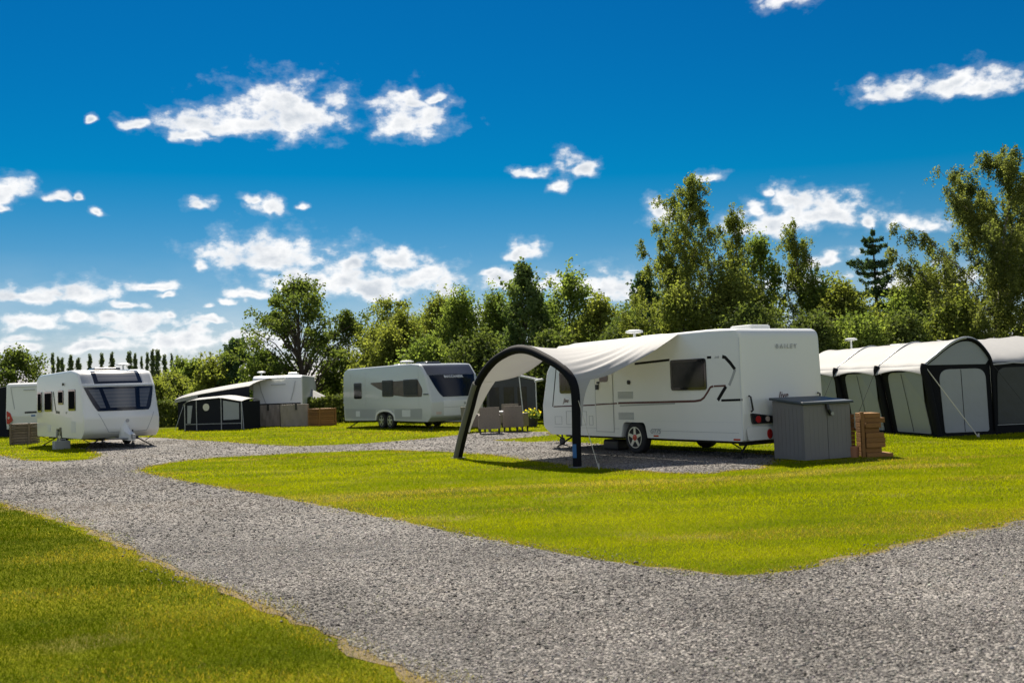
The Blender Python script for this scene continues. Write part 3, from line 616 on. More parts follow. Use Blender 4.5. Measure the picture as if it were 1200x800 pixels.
lm = MB(); lm.lathe([(.05, W / 2), (.05, W / 2 + .03), (.03, W / 2 + .045)], 14, 'y', (X(3.53), 0, 1.61)); lm.v = [(x, y, z) for x, y, z in lm.v]; obj('awning_lamp', lm, M['black'], cv.root, smooth=40)
sidefn = lambda t0, z0, o=.004: (lambda x, y, z: (X(t0) - x, W / 2 + o + z, z0 + y))
text_plate('GT75', .15, sidefn(2.68, .47), cv.root, M['silver'], shear=.3, bold=.003)
text_plate('640', .07, sidefn(.68, 2.03), cv.root, M['silver'], shear=.3, spacing=1.2)
text_plate('Jive', .16, sidefn(6.05, 1.16), cv.root, M['darkred'], shear=.35)
cv.rect('marker_reflector', X(2.58), X(2.74), .40, .435, M['red'], 1, .008, .005); cv.rect('marker_reflector', X(.12), X(.30), .385, .42, M['red'], 1, .008, .005)
rr = lambda w: W / 2 - w
text_plate('BAILEY', .12, lambda x, y, z: (-hl - .003 - z, rr(1.28) - x, 2.195 + y), cv.root, M['silver'], spacing=1.75, bold=.003)
text_plate('Jive', .20, lambda x, y, z: (-hl - .003 - z, rr(1.12) - x, 1.18 + y), cv.root, M['darkred'], shear=.3)
for k in (1, -1):
    yy = lambda w: k * (W / 2 - w)
    lp = cv.rear('tail_light', roundpoly([(yy(.17), .92, .03), (yy(.80), .84, .06), (yy(.86), .70, .04), (yy(.22), .70, .04)], 4), M['gloss'], .03, .04, bevel=.008)
    for wv, mm, r_ in ((.36, 'red', .07), (.62, 'amber', .055)):
        q = MB(); q.plate([(yy(wv) + r_ * math.cos(a), .79 + r_ * math.sin(a)) for a in np.linspace(0, 2 * PI, 19)[:-1]], lambda y, z: (-hl - .042, y, z), lambda y, z: (-hl - .02, y, z)); obj('lamp_lens', q, M[mm], lp)
    cv.rear('round_reflector', [(yy(.68) + .075 * math.cos(a), .49 + .10 * math.sin(a)) for a in np.linspace(0, 2 * PI, 21)[:-1]], M['red'], .02, .03)
    hm = MB(); hm.tube([(-hl - .005, yy(.16), 1.26), (-hl - .06, yy(.15), 1.24), (-hl - .06, yy(.20), .98), (-hl - .005, yy(.21), .95)], .018, 8); obj('grab_handle', hm, M['black'], cv.root, smooth=50)
cv.rear('bumper', roundpoly([(W / 2 - .1, .38, .05), (-W / 2 + .1, .38, .05), (-W / 2 + .06, .64, .08), (W / 2 - .06, .64, .08)], 4), M['white'], .014, .02, bevel=.01)
cv.rooflight(X(.95), -.1, 2.63, .6, .6, .09); cv.rooflight(X(3.6), .1, 2.61, .8, .6, .08)
cv.aerial(X(5.3), -.5, 2.6, .25, .22)
wt = MB(); wt.box(-.30, .30, -.17, .17, .0, .26); o = tag(obj('waste_tank', wt, M['black'], bevel=.05, loc=tuple(at(722, 527)), rotz=2.1), 'low black waste tank on the gravel under the white caravan beside the striped sun canopy', 'water tank')

# sun canopy in front of the caravan door
aL, aR = at(537, 537), at(677, 548); AD = (aR - aL); AW = float(np.linalg.norm(AD)); AD = AD / AW
ca = math.radians(32); nOut = np.array([-math.cos(ca), -math.sin(ca), 0]); sdv = np.array([-math.sin(ca), math.cos(ca), 0])
can = thing('sun_canopy', 'pale inflatable sun canopy with dark arch legs standing in front of the white caravan', 'awning', tuple(aL), math.atan2(AD[1], AD[0]))
Ri = np.array([[AD[0], AD[1], 0], [-AD[1], AD[0], 0], [0, 0, 1]])
toL = lambda p: tuple(Ri @ (np.asarray(p, float) - aL))
arch_pts = [(0, 0), (.26, .53), (.59, 1.11), (.95, 1.70), (1.49, 2.10), (2.0, 2.29), (2.49, 2.37), (2.96, 2.33), (3.5, 2.16), (3.95, 1.98), (4.24, 1.80), (4.40, 1.60), (4.45, 1.3), (4.43, .6), (4.42, 0)]
def smooth_path(pts, n=60):
    P = [Vector(p) for p in pts]; P = [P[0] * 2 - P[1]] + P + [P[-1] * 2 - P[-2]]; out = []
    for i in range(1, len(P) - 2):
        for k in range(n // (len(P) - 3) + 1):
            t = k / (n // (len(P) - 3) + 1); p0, p1, p2, p3 = P[i - 1:i + 3]
            out.append(.5 * ((2 * p1) + (p2 - p0) * t + (2 * p0 - 5 * p1 + 4 * p2 - p3) * t * t + (3 * p1 - p0 - 3 * p2 + p3) * t ** 3))
    out.append(P[-2]); return out
ap = smooth_path([(x, 0, z) for x, z in arch_pts], 90)
b = MB(); b.tube(ap, .088, 14); obj('arch_beam', b, M['charcoal'], can, smooth=60)
sl = MB(); grid0, grid1 = [], []                             # pale outer sleeve on the left leg
sl.tube([p + Vector((-.015, -.035, 0)) for p in ap[:22]], .086, 12); obj('leg_sleeve', sl, M['greysail'], can, smooth=60)
for q in (ap[0], ap[-1]): ft = MB(); ft.box(q.x - .13, q.x + .13, -.13, .13, 0, .03); obj('foot_plate', ft, M['greysail'], can, bevel=.01)
bp_ = MB(); p0 = ap[-5]
bp_.slab(*[[[(4.425 + rr_ * math.cos(a), rr_ * math.sin(a), z) for a in np.linspace(-1.75, -.75, 9)] for z in (.20, .46)] for rr_ in (.096, .090)])
obj('logo_patch', bp_, M['blue'], can, smooth=40)
# fabric: from the arch to the awning rail on the caravan roof edge
railA = PM + sdv * 6.25 + np.array([0, 0, 2.57]) + nOut * .02; railB = PM + sdv * 1.77 + np.array([0, 0, 2.60]) + nOut * .02
NS, NU = 72, 48
idx = [i for i, p in enumerate(ap) if p.z > 1.55]; k0, k1 = idx[0], idx[-1]
rs_ = np.linspace(k0, k1, NS + 1); G0, G1 = [], []
wr = random.Random(3); waves = [(wr.uniform(12, 44), wr.uniform(0, 6), wr.uniform(.3, 1)) for _ in range(5)]
for i, r_ in enumerate(rs_):
    j = int(min(len(ap) - 2, math.floor(r_))); fr = r_ - j; A = np.array(ap[j].lerp(ap[j + 1], fr)); A[2] += .10
    s01 = i / NS; B = np.array(toL(railA * (1 - s01) + railB * s01)); a0, a1 = [], []
    for u in np.linspace(0, 1, NU + 1):
        p = A * (1 - u) + B * u; edge = abs(2 * s01 - 1)
        p[2] -= (.10 + .16 * edge ** 4) * 4 * u * (1 - u) * (1 - .3 * u)
        p[2] += -.10 * (1 - u) * (u) * 4 * math.exp(-((s01 - .5) / .3) ** 2) * .3
        cr = sum(am * math.sin(fq * (s01 + .25 * u * (s01 - .5)) * 2.2 + ph + 2.2 * u) for fq, ph, am in waves) * .017
        p[2] += cr * math.sin(PI * min(1, u * 1.15 + .02)) * (.30 + 1.5 * edge ** 2 * (1 - u * .4))
        inw = .16 * math.sin(PI * u) * (1 if s01 > .5 else -1) * (edge ** 6); p[0] -= inw
        a0.append(tuple(p)); a1.append((p[0], p[1], p[2] - .004))
    G0.append(a0); G1.append(a1)
b = MB(); b.slab(G0, G1); obj('canopy_fabric', b, M['sail'], can, smooth=60)
for edge, ii in ((0, k0), (NS, k1)):                         # gussets from the knee down the leg
    leg = ap[:k0 + 1][::-1] if edge == 0 else ap[k1:]
    lowz = .55 if edge == 0 else .75; leg = [p for p in leg if p.z > lowz]; g0, g1 = [], []
    for q_, p in enumerate(leg):
        t = q_ / max(1, len(leg) - 1); reach = (.17 if edge == 0 else .15) * (1 - t) ** 1.5 + .02; row0, row1 = [], []
        for w_ in np.linspace(0, 1, 7):
            u = reach * w_; e0 = np.array(G0[edge][int(u * NU)]); base = np.array(p) + np.array([0, .09 * t, .10 * (1 - t)]); dirv = (np.array(G0[edge][int(.30 * NU)]) - np.array(G0[edge][0])); pp = base + dirv * (u / .30) + np.array([0, 0, -.02 * w_])
            row0.append(tuple(pp)); row1.append((pp[0] + .004, pp[1], pp[2]))
        g0.append(row0); g1.append(row1)
    b = MB(); b.slab(g0, g1); obj('side_gusset', b, M['sail'], can, smooth=60)
b = MB(); e = toL(at(702, 550)); b.tube([tuple(ap[-22]), e], .007, 5); b.tube([(e[0], e[1], 0), (e[0], e[1], .12)], .01, 5)
kn = G0[0][0]; obj('guy_line', b, M['rope'], can)

# middle caravan: twin axle, nose to the right
PMid = at(506, 504.0); L, W = 8.0, 2.45; hl = L / 2
prof = [(-hl + .12, .30, .1)] + notch(hl - 3.9, .88, .34, .74) + [(hl - .3, .32, .15), (hl - .02, .52, .2), (hl, 1.10, .2), (hl - .10, 1.35, .3), (hl - .42, 2.16, .3), (hl - .85, 2.62, .35), (hl - 1.6, 2.68, .4), (-hl + .5, 2.66, .3), (-hl + .05, 2.5, .3), (-hl, 1.2, .2)]
cm = Caravan('caravan', 'silver-grey twin-axle caravan with a big dark front window and black visor, parked in the middle', PMid, 35, L, W, prof, True, bow=.22, paint='greywhite')
X = lambda t: hl - t
for t in (4.29, 3.52):
    for k in (1, -1): cm.wheel(X(t), k, .34, .2)
cm.chassis(.34, [X(4.29), X(3.52)])
ar = MB(); arc = [(X(3.9) + .86 * math.cos(a), .36 + .42 * abs(math.sin(a)) ** .7) for a in np.linspace(PI, 0, 25)]
cm.side('wheel_arch_trim', band(arc, .09), M['white'], -1, .02, th=.03)
cm.window(X(6.82), X(6.08), 1.30, 2.0, -1, fr=.09); 
de = cm.side('window_band', roundpoly([(X(5.35), 1.98, .05), (X(4.5), 1.72, .2), (X(3.2), 1.42, .2), (X(1.95), 1.33, .1), (X(.72), 1.32, .08), (X(.62), 1.6, .2), (X(1.0), 2.02, .15)], 4), M['bronze'], -1, .008)
cm.window(X(4.08), X(3.1), 1.36, 2.05, -1); cm.window(X(2.2), X(1.0), 1.36, 2.04, -1)
cm.rect('lower_band', X(6.8), X(.75), .82, .84, M['silver'], -1, .006, .005)
cm.side('lower_panel', [(X(7.75), .42), (X(4.85), .42), (X(4.75), .82), (X(7.8), .86)], M['silver'], -1, .004)
cm.side('lower_panel', [(X(3.0), .42), (X(.75), .42), (X(.70), .86), (X(3.05), .82)], M['silver'], -1, .004)
cm.rect('locker_hatch', X(2.38), X(1.68), .52, .80, M['palegrey'], -1, .010, .03); cm.rect('service_flap', X(6.7), X(6.3), .5, .75, M['palegrey'], -1, .010, .03)
for t in (.95, 5.7, 7.2): s_ = MB(); s_.box(X(t) - .004, X(t) + .004, -W / 2 - .005, -W / 2 + .002, .9, 2.45); obj('panel_seam', s_, M['silver'], cm.root)
yl = lambda w: -W / 2 + w
fw = cm.front_patch('windscreen', [(z, yl(.52 - .38 * t), yl(1.95 + .34 * t)) for z, t in zip(np.linspace(1.30, 2.17, 9), np.linspace(0, 1, 9) ** .7)], M['blueglass'], off=.02, th=.03)
zt = np.linspace(2.19, 2.64, 8); cm.front_patch('roof_visor', [(z, yl(.12), yl(2.33)) for z in zt], M['visor'], off=.015, th=.03)
text_plate('BUCCANEER', .13, lambda x, y, z: (cm.fx(2.10 + y) + cm.bw(hl, yl(1.2) + x) + .024 + z, yl(1.2) + x, 2.06 + y), cm.root, M['palegrey'], spacing=1.25, bold=.006)
lk = [(z, yl(.55), yl(1.9)) for z in (.60, .606)]; cm.front_patch('gas_locker', [(z, yl(.50), yl(1.95)) for z in np.linspace(.56, 1.16, 6)], M['palegrey'], off=.010, th=.02)
cm.front_patch('locker_seam', [(z, yl(.5), yl(1.95)) for z in (.88, .895)], M['silver'], off=.013, th=.012)
cm.front_patch('emblem', [(1.02 + .055 * math.cos(a), yl(1.44) - .055 * abs(math.sin(a)) - .001, yl(1.44) + .055 * abs(math.sin(a)) + .001) for a in np.linspace(0, PI, 9)], M['silver'], off=.016, th=.012, cols=2)
for k in (.2, 2.1): cm.front_patch('headlight', [(z, yl(k), yl(k + .2)) for z in (.62, .72)], M['amber'], off=.012, th=.02, cols=3)
cm.rooflight(X(1.9), -.2, 2.67, .9, .7, .08, 'visor'); cm.rooflight(X(4.6), 0, 2.67, .5, .5, .09); cm.aerial(X(3.0), -.6, 2.67, .12, .3)
cm.rect('grab_handle', X(.55), X(.15), 1.40, 1.44, M['black'], -1, .03, .015)

# left caravan: nose towards us
PL = at(99, 527.5); L, W = 6.2, 2.46; hl = L / 2
prof = [(-hl + .1, .36, .1)] + notch(0, .42, .36, .66) + [(hl - .35, .36, .15), (hl - .03, .55, .3), (hl, 1.05, .3), (hl - .12, 1.35, .2), (hl - .36, 2.10, .3), (hl - .75, 2.58, .35), (hl - 1.5, 2.68, .4), (-hl + .5, 2.64, .3), (-hl + .05, 2.5, .3), (-hl, 1.2, .2)]
cl = Caravan('caravan', 'white caravan with its nose towards us, wide three-pane front window and roof window', PL, 39, L, W, prof, True, bow=.30)
X = lambda t: hl - t
cl.wheel(0, 1); cl.wheel(0, -1); cl.chassis(.36, [0])
for x0, x1, z0, z1 in ((1.78, .95, 1.30, 2.02), (3.1, 2.45, 1.52, 2.02), (4.95, 3.95, 1.28, 2.0), (5.95, 5.4, 1.26, 2.0)): cl.window(X(x0), X(x1), z0, z1, -1, 'darkglass')
cl.side('stripe', band([(X(3.75), 1.98), (X(3.55), 1.5), (X(3.42), 1.26), (X(2.95), 1.24)], .09), M['black'], -1, .006)
text_plate('640', .12, lambda x, y, z: (X(2.1) + x, -W / 2 - .004 - z, 1.2 + y), cl.root, M['silver'], shear=.3)
cl.rect('locker_hatch', X(1.5), X(1.0), .55, .95, M['palegrey'], -1, .008, .04); cl.rect('service_flap', X(3.0), X(2.75), .5, .72, M['black'], -1, .01, .04); cl.rect('vent', X(4.6), X(4.2), .55, .8, M['palegrey'], -1, .008, .03)
q = MB(); q.lathe([(.05, 0), (.05, .03), (.03, .045)], 12, 'y', (X(2.4), -W / 2 - .045, 2.22)); obj('awning_lamp', q, M['black'], cl.root, smooth=40)
yl = lambda w: -W / 2 + w
zz = np.linspace(1.26, 2.06, 9); tt = np.linspace(0, 1, 9)
fw = cl.front_patch('front_window', [(z, yl(.42 - .34 * t ** .8), yl(2.08 + .28 * t ** .6)) for z, t in zip(zz, tt)], M['gloss'], off=.02, th=.03)
for a0, a1, b0, b1 in ((.50, .66, .20, .52), (.80, 1.62, .64, 1.68), (1.78, 2.0, 1.84, 2.24)):
    cl.front_patch('pane', [(z, yl(a0 * (1 - t) + b0 * t), yl(a1 * (1 - t) + b1 * t)) for z, t in zip(np.linspace(1.36, 1.98, 7), np.linspace(0, 1, 7))], M['blind'], fw, off=.028, th=.012)
cl.front_patch('window_ledge', [(z, yl(.06), yl(2.36)) for z in (2.09, 2.12, 2.15)], M['palegrey'], off=.035, th=.05)
sky_ = cl.front_patch('roof_window', [(z, yl(.42), yl(2.0)) for z in np.linspace(2.17, 2.60, 8)], M['gloss'], off=.018, th=.03)
cl.front_patch('pane', [(z, yl(.55), yl(1.85)) for z in np.linspace(2.24, 2.56, 7)], M['blind'], sky_, off=.026, th=.012)
for a0, a1 in ((.06, .38), (2.04, 2.36)): cl.front_patch('visor_panel', [(z, yl(a0), yl(a1)) for z in np.linspace(2.18, 2.58, 7)], M['silver'], off=.012, th=.02, cols=4)
for p_, q_ in (((.42, 1.18), (.72, .56)), ((2.26, 1.18), (1.98, .56)), ((.72, .56), (1.98, .56))):
    n_ = 12; rows = [(p_[1] + (q_[1] - p_[1]) * k / n_, p_[0] + (q_[0] - p_[0]) * k / n_) for k in range(n_ + 1)]
    if p_[1] != q_[1]: cl.front_patch('locker_seam', [(z, yl(w) - .008, yl(w) + .008) for z, w in rows], M['silver'], off=.006, th=.012, cols=1)
    else: cl.front_patch('locker_seam', [(z, yl(p_[0]), yl(q_[0])) for z in (.553, .568)], M['silver'], off=.006, th=.012)
cl.front_patch('emblem', [(.92 + .06 * math.cos(a), yl(1.3) - .06 * abs(math.sin(a)) - .001, yl(1.3) + .06 * abs(math.sin(a)) + .001) for a in np.linspace(0, PI, 9)], M['silver'], off=.010, th=.012, cols=2)
hc = MB(); xt = hl + .35
hc.slab([[(hl + .1 + .9 * t, -.16 * (1 - t * .4) * s_, .42 + .62 * (1 - t) ** 1.2 * (1 - .55 * abs(s_)) + .04) for s_ in np.linspace(-1, 1, 9)] for t in np.linspace(0, 1, 10)],
        [[(hl + .1 + .9 * t, -.16 * (1 - t * .4) * s_, .30 - .03 * t) for s_ in np.linspace(-1, 1, 9)] for t in np.linspace(0, 1, 10)]); obj('hitch_cover', hc, M['white'], cl.root, smooth=40)
cl.rooflight(X(1.9), 0, 2.67, .7, .9, .08, 'visor'); cl.aerial(X(1.6), .55, 2.67, .16, .24); cl.rooflight(X(4), 0, 2.66, .5, .5, .08)
jb = MB(); jb.box(-.25, .25, -.16, .16, .0, .28); jb.tube([(-.14, 0, .28), (-.14, 0, .33), (.14, 0, .33), (.14, 0, .28)], .018, 6)
tag(obj('waste_tank', jb, M['jug'], bevel=.05, loc=tuple(at(72, 526)), rotz=.7), 'squat grey waste tank on the grass under the left white caravan', 'water tank')

# far left caravan seen from behind
PF = at(7, 512); L, W = 6.6, 2.4; hl = L / 2
prof = [(-hl + .1, .36, .06)] + notch(0, .42, .36, .66) + [(hl - .3, .36, .15), (hl, .8, .3), (hl - .3, 2.1, .4), (hl - 1, 2.6, .4), (-hl + .3, 2.62, .2), (-hl + .06, 2.55, .15), (-hl, 1.0, .1)]
cf = Caravan('caravan', 'white caravan at the left edge seen from behind, red tail light, dark awning against it', PF, 4, L, W, prof, False)
cf.wheel(0, 1); cf.wheel(0, -1); cf.chassis(.36, [0])
rr = lambda w: W / 2 - w
for k in (1, -1):
    yy = lambda w: k * (W / 2 - w)
    lp = cf.rear('tail_light', roundpoly([(yy(.05), 1.28, .03), (yy(.22), 1.15, .06), (yy(.34), .80, .06), (yy(.14), .62, .05), (yy(.05), .66, .03)], 4), M['red'], .03, .04, bevel=.008)
    q = MB(); q.plate([(yy(.15) + .05 * math.cos(a), .93 + .06 * math.sin(a)) for a in np.linspace(0, 2 * PI, 17)[:-1]], lambda y, z: (-hl - .042, y, z), lambda y, z: (-hl - .02, y, z)); obj('lamp_lens', q, M['amber'], lp)
cf.rear('panel_seam', band([(rr(.25), 2.42), (rr(.32), 1.9), (rr(.42), 1.35)], .02), M['silver'], .004); cf.rear('panel_seam', band([(rr(.25), 2.42), (rr(2.15), 2.42)], .02), M['silver'], .004)
cf.rear('badge', band([(rr(.85), 2.26), (rr(1.4), 2.27)], .04), M['silver'], .004); cf.rear('badge', band([(rr(.9), 1.16), (rr(1.5), 1.17)], .09), M['black'], .004); cf.rear('badge', band([(rr(1.2), 1.0), (rr(1.4), 1.0)], .07), M['blue'], .004)
cf.rooflight(-1.2, 0, 2.62, .9, .8, .12)
def wedge_awning(root, x0, x1, d, zr, ze, mw, mr, out=1, y0=0.):
    """lean-to awning: along x from x0 to x1, depth d along -y, rail height zr, eave ze"""
    r = MB(); n = 14
    top = [[(x0 + (x1 - x0) * i / n, y0 - d * j / 10 * 1.02, zr + (ze - zr) * (j / 10) - .07 * math.sin(PI * i / n * 3) ** 2 * math.sin(PI * j / 10)) for i in range(n + 1)] for j in range(11)]
    r.slab(top, [[(x, y, z - .02) for x, y, z in row] for row in top]); obj('roof', r, M[mr], root, smooth=60)
    for xx in (x0, x1):
        w = MB(); w.plate([(y0 - d, 0), (y0, 0), (y0, zr - .03), (y0 - d, ze - .03)], lambda y, z: (xx, y, z), lambda y, z: (xx + (.02 if xx == x0 else -.02), y, z)); obj('side_wall', w, M[mw], root)
    w = MB(); w.box(x0 + .021, x1 - .021, y0 - d, y0 - d + .02, 0, ze - .03); obj('front_wall', w, M[mw], root)
tw = thing('awning', 'dark navy awning at the left edge, against the far left caravan', 'awning', (PF[0] - .03, PF[1] + .3, 0), math.radians(4) + PI / 2)
wedge_awning(tw, 0, 5, -2.6, 2.5, 2.0, 'navy', 'tentroof')

# ------------------------------------------------------------------ timber service bins
def timber_bin(P, w, d, h, rz, label, wood='wood', courses=7, logs=False):
    t = thing('timber_bin', label, 'timber bin', tuple(P), rz, 'slatted timber bins on the pitches'); ch = h / courses; r_ = random.Random(int(P[0] * 100))
    for k in range(4):
        b = MB()
        for c in range(courses):
            z0, z1 = c * ch + .006, (c + 1) * ch - .008; o = r_.uniform(-.012, .012); e = r_.uniform(-.02, .05) if logs else 0
            if k == 0: b.box(-w / 2, w / 2 + e, -d / 2 + o, -d / 2 + .05 + o, z0, z1)
            if k == 1: b.box(-w / 2, w / 2, d / 2 - .05 + o, d / 2 + o, z0, z1)
            if k == 2: b.box(-w / 2 + o, -w / 2 + .05 + o, -d / 2 + .055, d / 2 - .055, z0, z1)
            if k == 3: b.box(w / 2 - .05 + o, w / 2 + o, -d / 2 + .055, d / 2 - .055, z0, z1)
        obj('slatted_side', b, M[wood], t, bevel=.008)
    for sx in (-1, 1):
        b = MB(); b.box(sx * (w / 2 - .08) - .035, sx * (w / 2 - .08) + .035, -d / 2 - .065, -d / 2 - .017, 0, h + .01); obj('corner_post', b, M[wood], t, bevel=.006)
    b = MB()
    for k in range(5): b.box(-w / 2 + .02, w / 2 - .02, -d / 2 + .06 + (d - .12) * k / 5, -d / 2 + .05 + (d - .12) * (k + 1) / 5, h - .03, h - .005)
    obj('lid', b, M[wood], t, bevel=.006); return t
timber_bin(at(378, 498.5), 1.05, .95, .86, .72, 'orange timber bin on the grass beside the silver-grey twin-axle caravan', courses=8)
timber_bin(at(29, 520), .85, .85, .82, .1, 'weathered brown timber bin on the grass beside the left white caravan', 'woodgrey', 8)
# open stack of boards and log ends behind the storage box
SP = at(1012, 536); st_ = thing('timber_screen', 'rough L-shaped stack of orange timber boards behind the grey storage box', 'timber stack', tuple(SP), 0)
b = MB(); r_ = random.Random(5)
for c in range(8): b.box(-.75, -.035, .32 - .72 * 0 + r_.uniform(-.01, .01), .37 + r_.uniform(-.01, .01), .16 + c * .085, .16 + c * .085 + .078, rz=-.18, c=(-.03, .30))
obj('board_side', b, M['wood'], st_, bevel=.006)
b = MB()
for c in range(9):
    x1 = .38 + r_.uniform(-.05, .07); b.box(.045, x1, -.02 + r_.uniform(-.03, .03), .46, c * .095 + .0, c * .095 + .092, rz=.05, c=(.04, .2))
b.box(.05, .56, -.06, .42, 0, .075)
obj('sleeper_side', b, M['wood'], st_, bevel=.008)
b = MB(); b.box(-.03, .035, -.04, .03, 0, .88); obj('corner_post', b, M['wood'], st_, bevel=.006)
b = MB(); b.lathe([(.11, 0), (.12, .2), (.10, .22)], 16, 'z', (-.16, .12, 0)); tag(obj('flower_pot', b, M['terracotta'], loc=tuple(SP), smooth=40), 'small terracotta pot in the corner of the timber stack by the storage box', 'pot')

# ------------------------------------------------------------------ storage box
bN, bR, bL = at(944, 540.5), at(995, 536.5), at(907, 537.0)
bw = float(np.linalg.norm(bR - bN)); bd = float(np.linalg.norm(bL - bN)); rz = math.atan2(*(bR - bN)[1::-1][0:2]) if False else math.atan2((bR - bN)[1], (bR - bN)[0])
bw, bd = 1.14, .90
bx = thing('storage_box', 'grey ribbed plastic storage box with a dark lid at the rear of the white caravan', 'storage box', tuple(bN), rz)
H0, H1 = 1.06, 1.16
b = MB()
for x0, x1 in ((0, bw),): b.box(.03, bw - .03, .03, bd - .03, .02, H0 - .03)
obj('inner_bin', b, M['boxlid'], bx)
def ribs(n, L_): return [(L_ * i / n + .008, L_ * (i + 1) / n - .008) for i in range(n)]
for nm, x0, x1 in (('door', .0, bw / 2 - .004), ('door', bw / 2 + .004, bw)):
    b = MB(); b.box(x0 + .002, x1 - .002, -.002, .028, .015, H0)
    for a0, a1 in ribs(5, x1 - x0 - .06): b.box(x0 + .03 + a0, x0 + .03 + a1, -.005, .0, .05, H0 - .03)
    obj(nm, b, M['boxgrey'], bx, bevel=.006)
for xx, sg in ((0, -1), (bw, 1)):
    b = MB(); pts = [(.03, .015), (bd, .015), (bd, H1 - .02), (.03, H0)]
    b.plate(pts, lambda y, z: (xx, y, z), lambda y, z: (xx - sg * .03, y, z))
    for a0, a1 in ribs(7, bd - .1): b.box(xx - .004, xx + .004, .06 + a0, .06 + a1, .05, H0 - .06)
    obj('side_panel', b, M['boxgrey'], bx)
b = MB(); b.box(.031, bw - .031, bd - .03, bd - .001, .015, H1 - .03); obj('back_panel', b, M['boxgrey'], bx)
b = MB(); b.plate([(-.06, H0 + .005), (bd + .04, H1 - .005), (bd + .04, H1 + .045), (-.06, H0 + .055)], lambda y, z: (-.05, y, z), lambda y, z: (bw + .05, y, z)); obj('lid', b, M['boxlid'], bx, bevel=.012)
b = MB(); b.tube([(bw / 2 - .02, -.03, H0), (bw / 2 - .01, -.05, H0 - .10), (bw / 2 + .06, -.05, H0 - .20)], .035, 8); obj('latch', b, M['black'], bx)
b = MB(); b.lathe([(.035, -.09), (.045, -.05)], 12, 'y', (bw / 2 + .06, 0, H0 - .18)); obj('padlock', b, M['steel'], bx)

# ------------------------------------------------------------------ grey awning complex at the right
TN = at(1101, 511.8); td1 = np.array([-.15, .989]); td2 = np.array([.989, .15])
tn = thing('family_awning', 'large inflatable awning at the right, pale roof, dark frame, grey zipped doors', 'awning', tuple(TN), math.atan2(td2[1], td2[0]))
LT = 7.2                                                     # local x across the gable, y along the tent
cs = [(0, 0), (-.10, .6), (-.22, 1.3), (-.30, 1.74), (.0, 2.0), (.45, 2.30), (.80, 2.42), (1.10, 2.36), (1.36, 2.1), (1.50, 1.78), (1.53, 1.0), (1.53, 0)]
csp = smooth_path([(x, 0, z) for x, z in cs], 66)
sect = [(p.x, p.z) for p in csp]
i0 = min(range(len(sect)), key=lambda i: abs(sect[i][1] - 1.74) + (5 if sect[i][0] > .5 else 0)); i1 = min(range(len(sect)), key=lambda i: abs(sect[i][1] - 1.78) + (5 if sect[i][0] < .5 else 0))
roofsec = sect[i0:i1 + 1]; bays = [0, 2.25, 4.6, LT]
def roof_z(y):
    for a, b_ in zip(bays, bays[1:]):
        if a <= y <= b_: return -.025 * math.sin(PI * (y - a) / (b_ - a))
    return 0
G0 = [[(x + .02 * math.sin(y * 7 + x * 9) * .3, y, z + roof_z(y) + .010 * math.sin(y * 5.3 + z * 8)) for x, z in roofsec] for y in np.linspace(0, LT, 46)]
b = MB(); b.slab(G0, [[(x, y, z - .015) for x, y, z in r] for r in G0]); obj('roof', b, M['tentroof'], tn, smooth=60)
for y in bays[:3]:
    b = MB(); b.tube([(x - .03, y - .02, z + .01) for x, z in sect[:i0 + 2]], .085, 10); obj('air_beam', b, M['tentdark'], tn, smooth=60)
    b = MB(); b.tube([(x, y - .01, z + .004) for x, z in sect[i0:i1 + 1]], .022 if y else .035, 8); obj('roof_seam', b, M['silver'], tn, smooth=60)
    if y == 0: b = MB(); b.tube([(x, y - .01, z - .02) for x, z in sect[(i0 + i1) // 2 + 1:]], .042, 10); obj('air_beam', b, M['tentdark'], tn, smooth=60)
wallf = lambda y, z: (np.interp(z, [p[1] for p in sect[:i0 + 1]], [p[0] for p in sect[:i0 + 1]]))
for a, b_ in zip(bays, bays[1:]):
    b = MB(); g0 = [[(float(wallf(y, z)) + .03, y, z) for z in np.linspace(0, 1.74, 10)] for y in (a + .09, b_ - .09)]; b.slab(g0, [[(x + .02, y, z) for x, y, z in r] for r in g0]); w = obj('front_wall', b, M['tentdark'], tn)
    o2 = []; cy = (a + b_) / 2; hw = (b_ - a) / 2 - .34
    pl = roundpoly([(cy - hw, .06, .05), (cy + hw, .06, .05), (cy + hw * .92, 1.62, .35), (cy - hw * .92, 1.62, .35)], 6)
    b = MB(); b.plate(pl, lambda y, z: (float(wallf(y, z)) + .012, y, z), lambda y, z: (float(wallf(y, z)) + .029, y, z)); dd = obj('zipped_door', b, M['tentgrey'], w)
    b = MB(); b.box(-.3, .3, -.006, .006, 0, 1.5); b.v = [(float(wallf(0, z + .08)) + .004 + (.006 if x > 0 else 0), cy + y, z + .08) for x, y, z in b.v]; obj('zip', b, M['tentdark'], dd)
    # hood over each door and its triangular wing
    hd = []; 
    for t in np.linspace(0, 1, 7): hd.append([(-.30 - .10 * math.sin(PI * t / 2), y, 1.76 - .20 * t * (1 - .55 * math.sin(PI * (y - a) / (b_ - a)))) for y in np.linspace(a, b_, 14)])
    b = MB(); b.slab(hd, [[(x + .012, y, z) for x, y, z in r] for r in hd]); obj('roof_hood', b, M['tentroof'], tn, smooth=60)
    b = MB(); tri_ = [(a + .10, 1.70), (a + .95, 1.62), (a + .30, .85)]; b.plate(tri_, lambda y, z: (float(wallf(y, z)) - .03, y, z), lambda y, z: (float(wallf(y, z)) - .022, y, z)); obj('wing_flap', b, M['tentblue'], tn)
gx = lambda z: float(np.interp(z, [p[1] for p in sect[:i0 + 1]], [p[0] for p in sect[:i0 + 1]]))
gable = [(gx(z) + .02, z) for z in np.linspace(0, 1.70, 8)] + [(x, z - .03) for x, z in roofsec[1:-1]] + [(1.48, 1.7), (1.50, 0)]
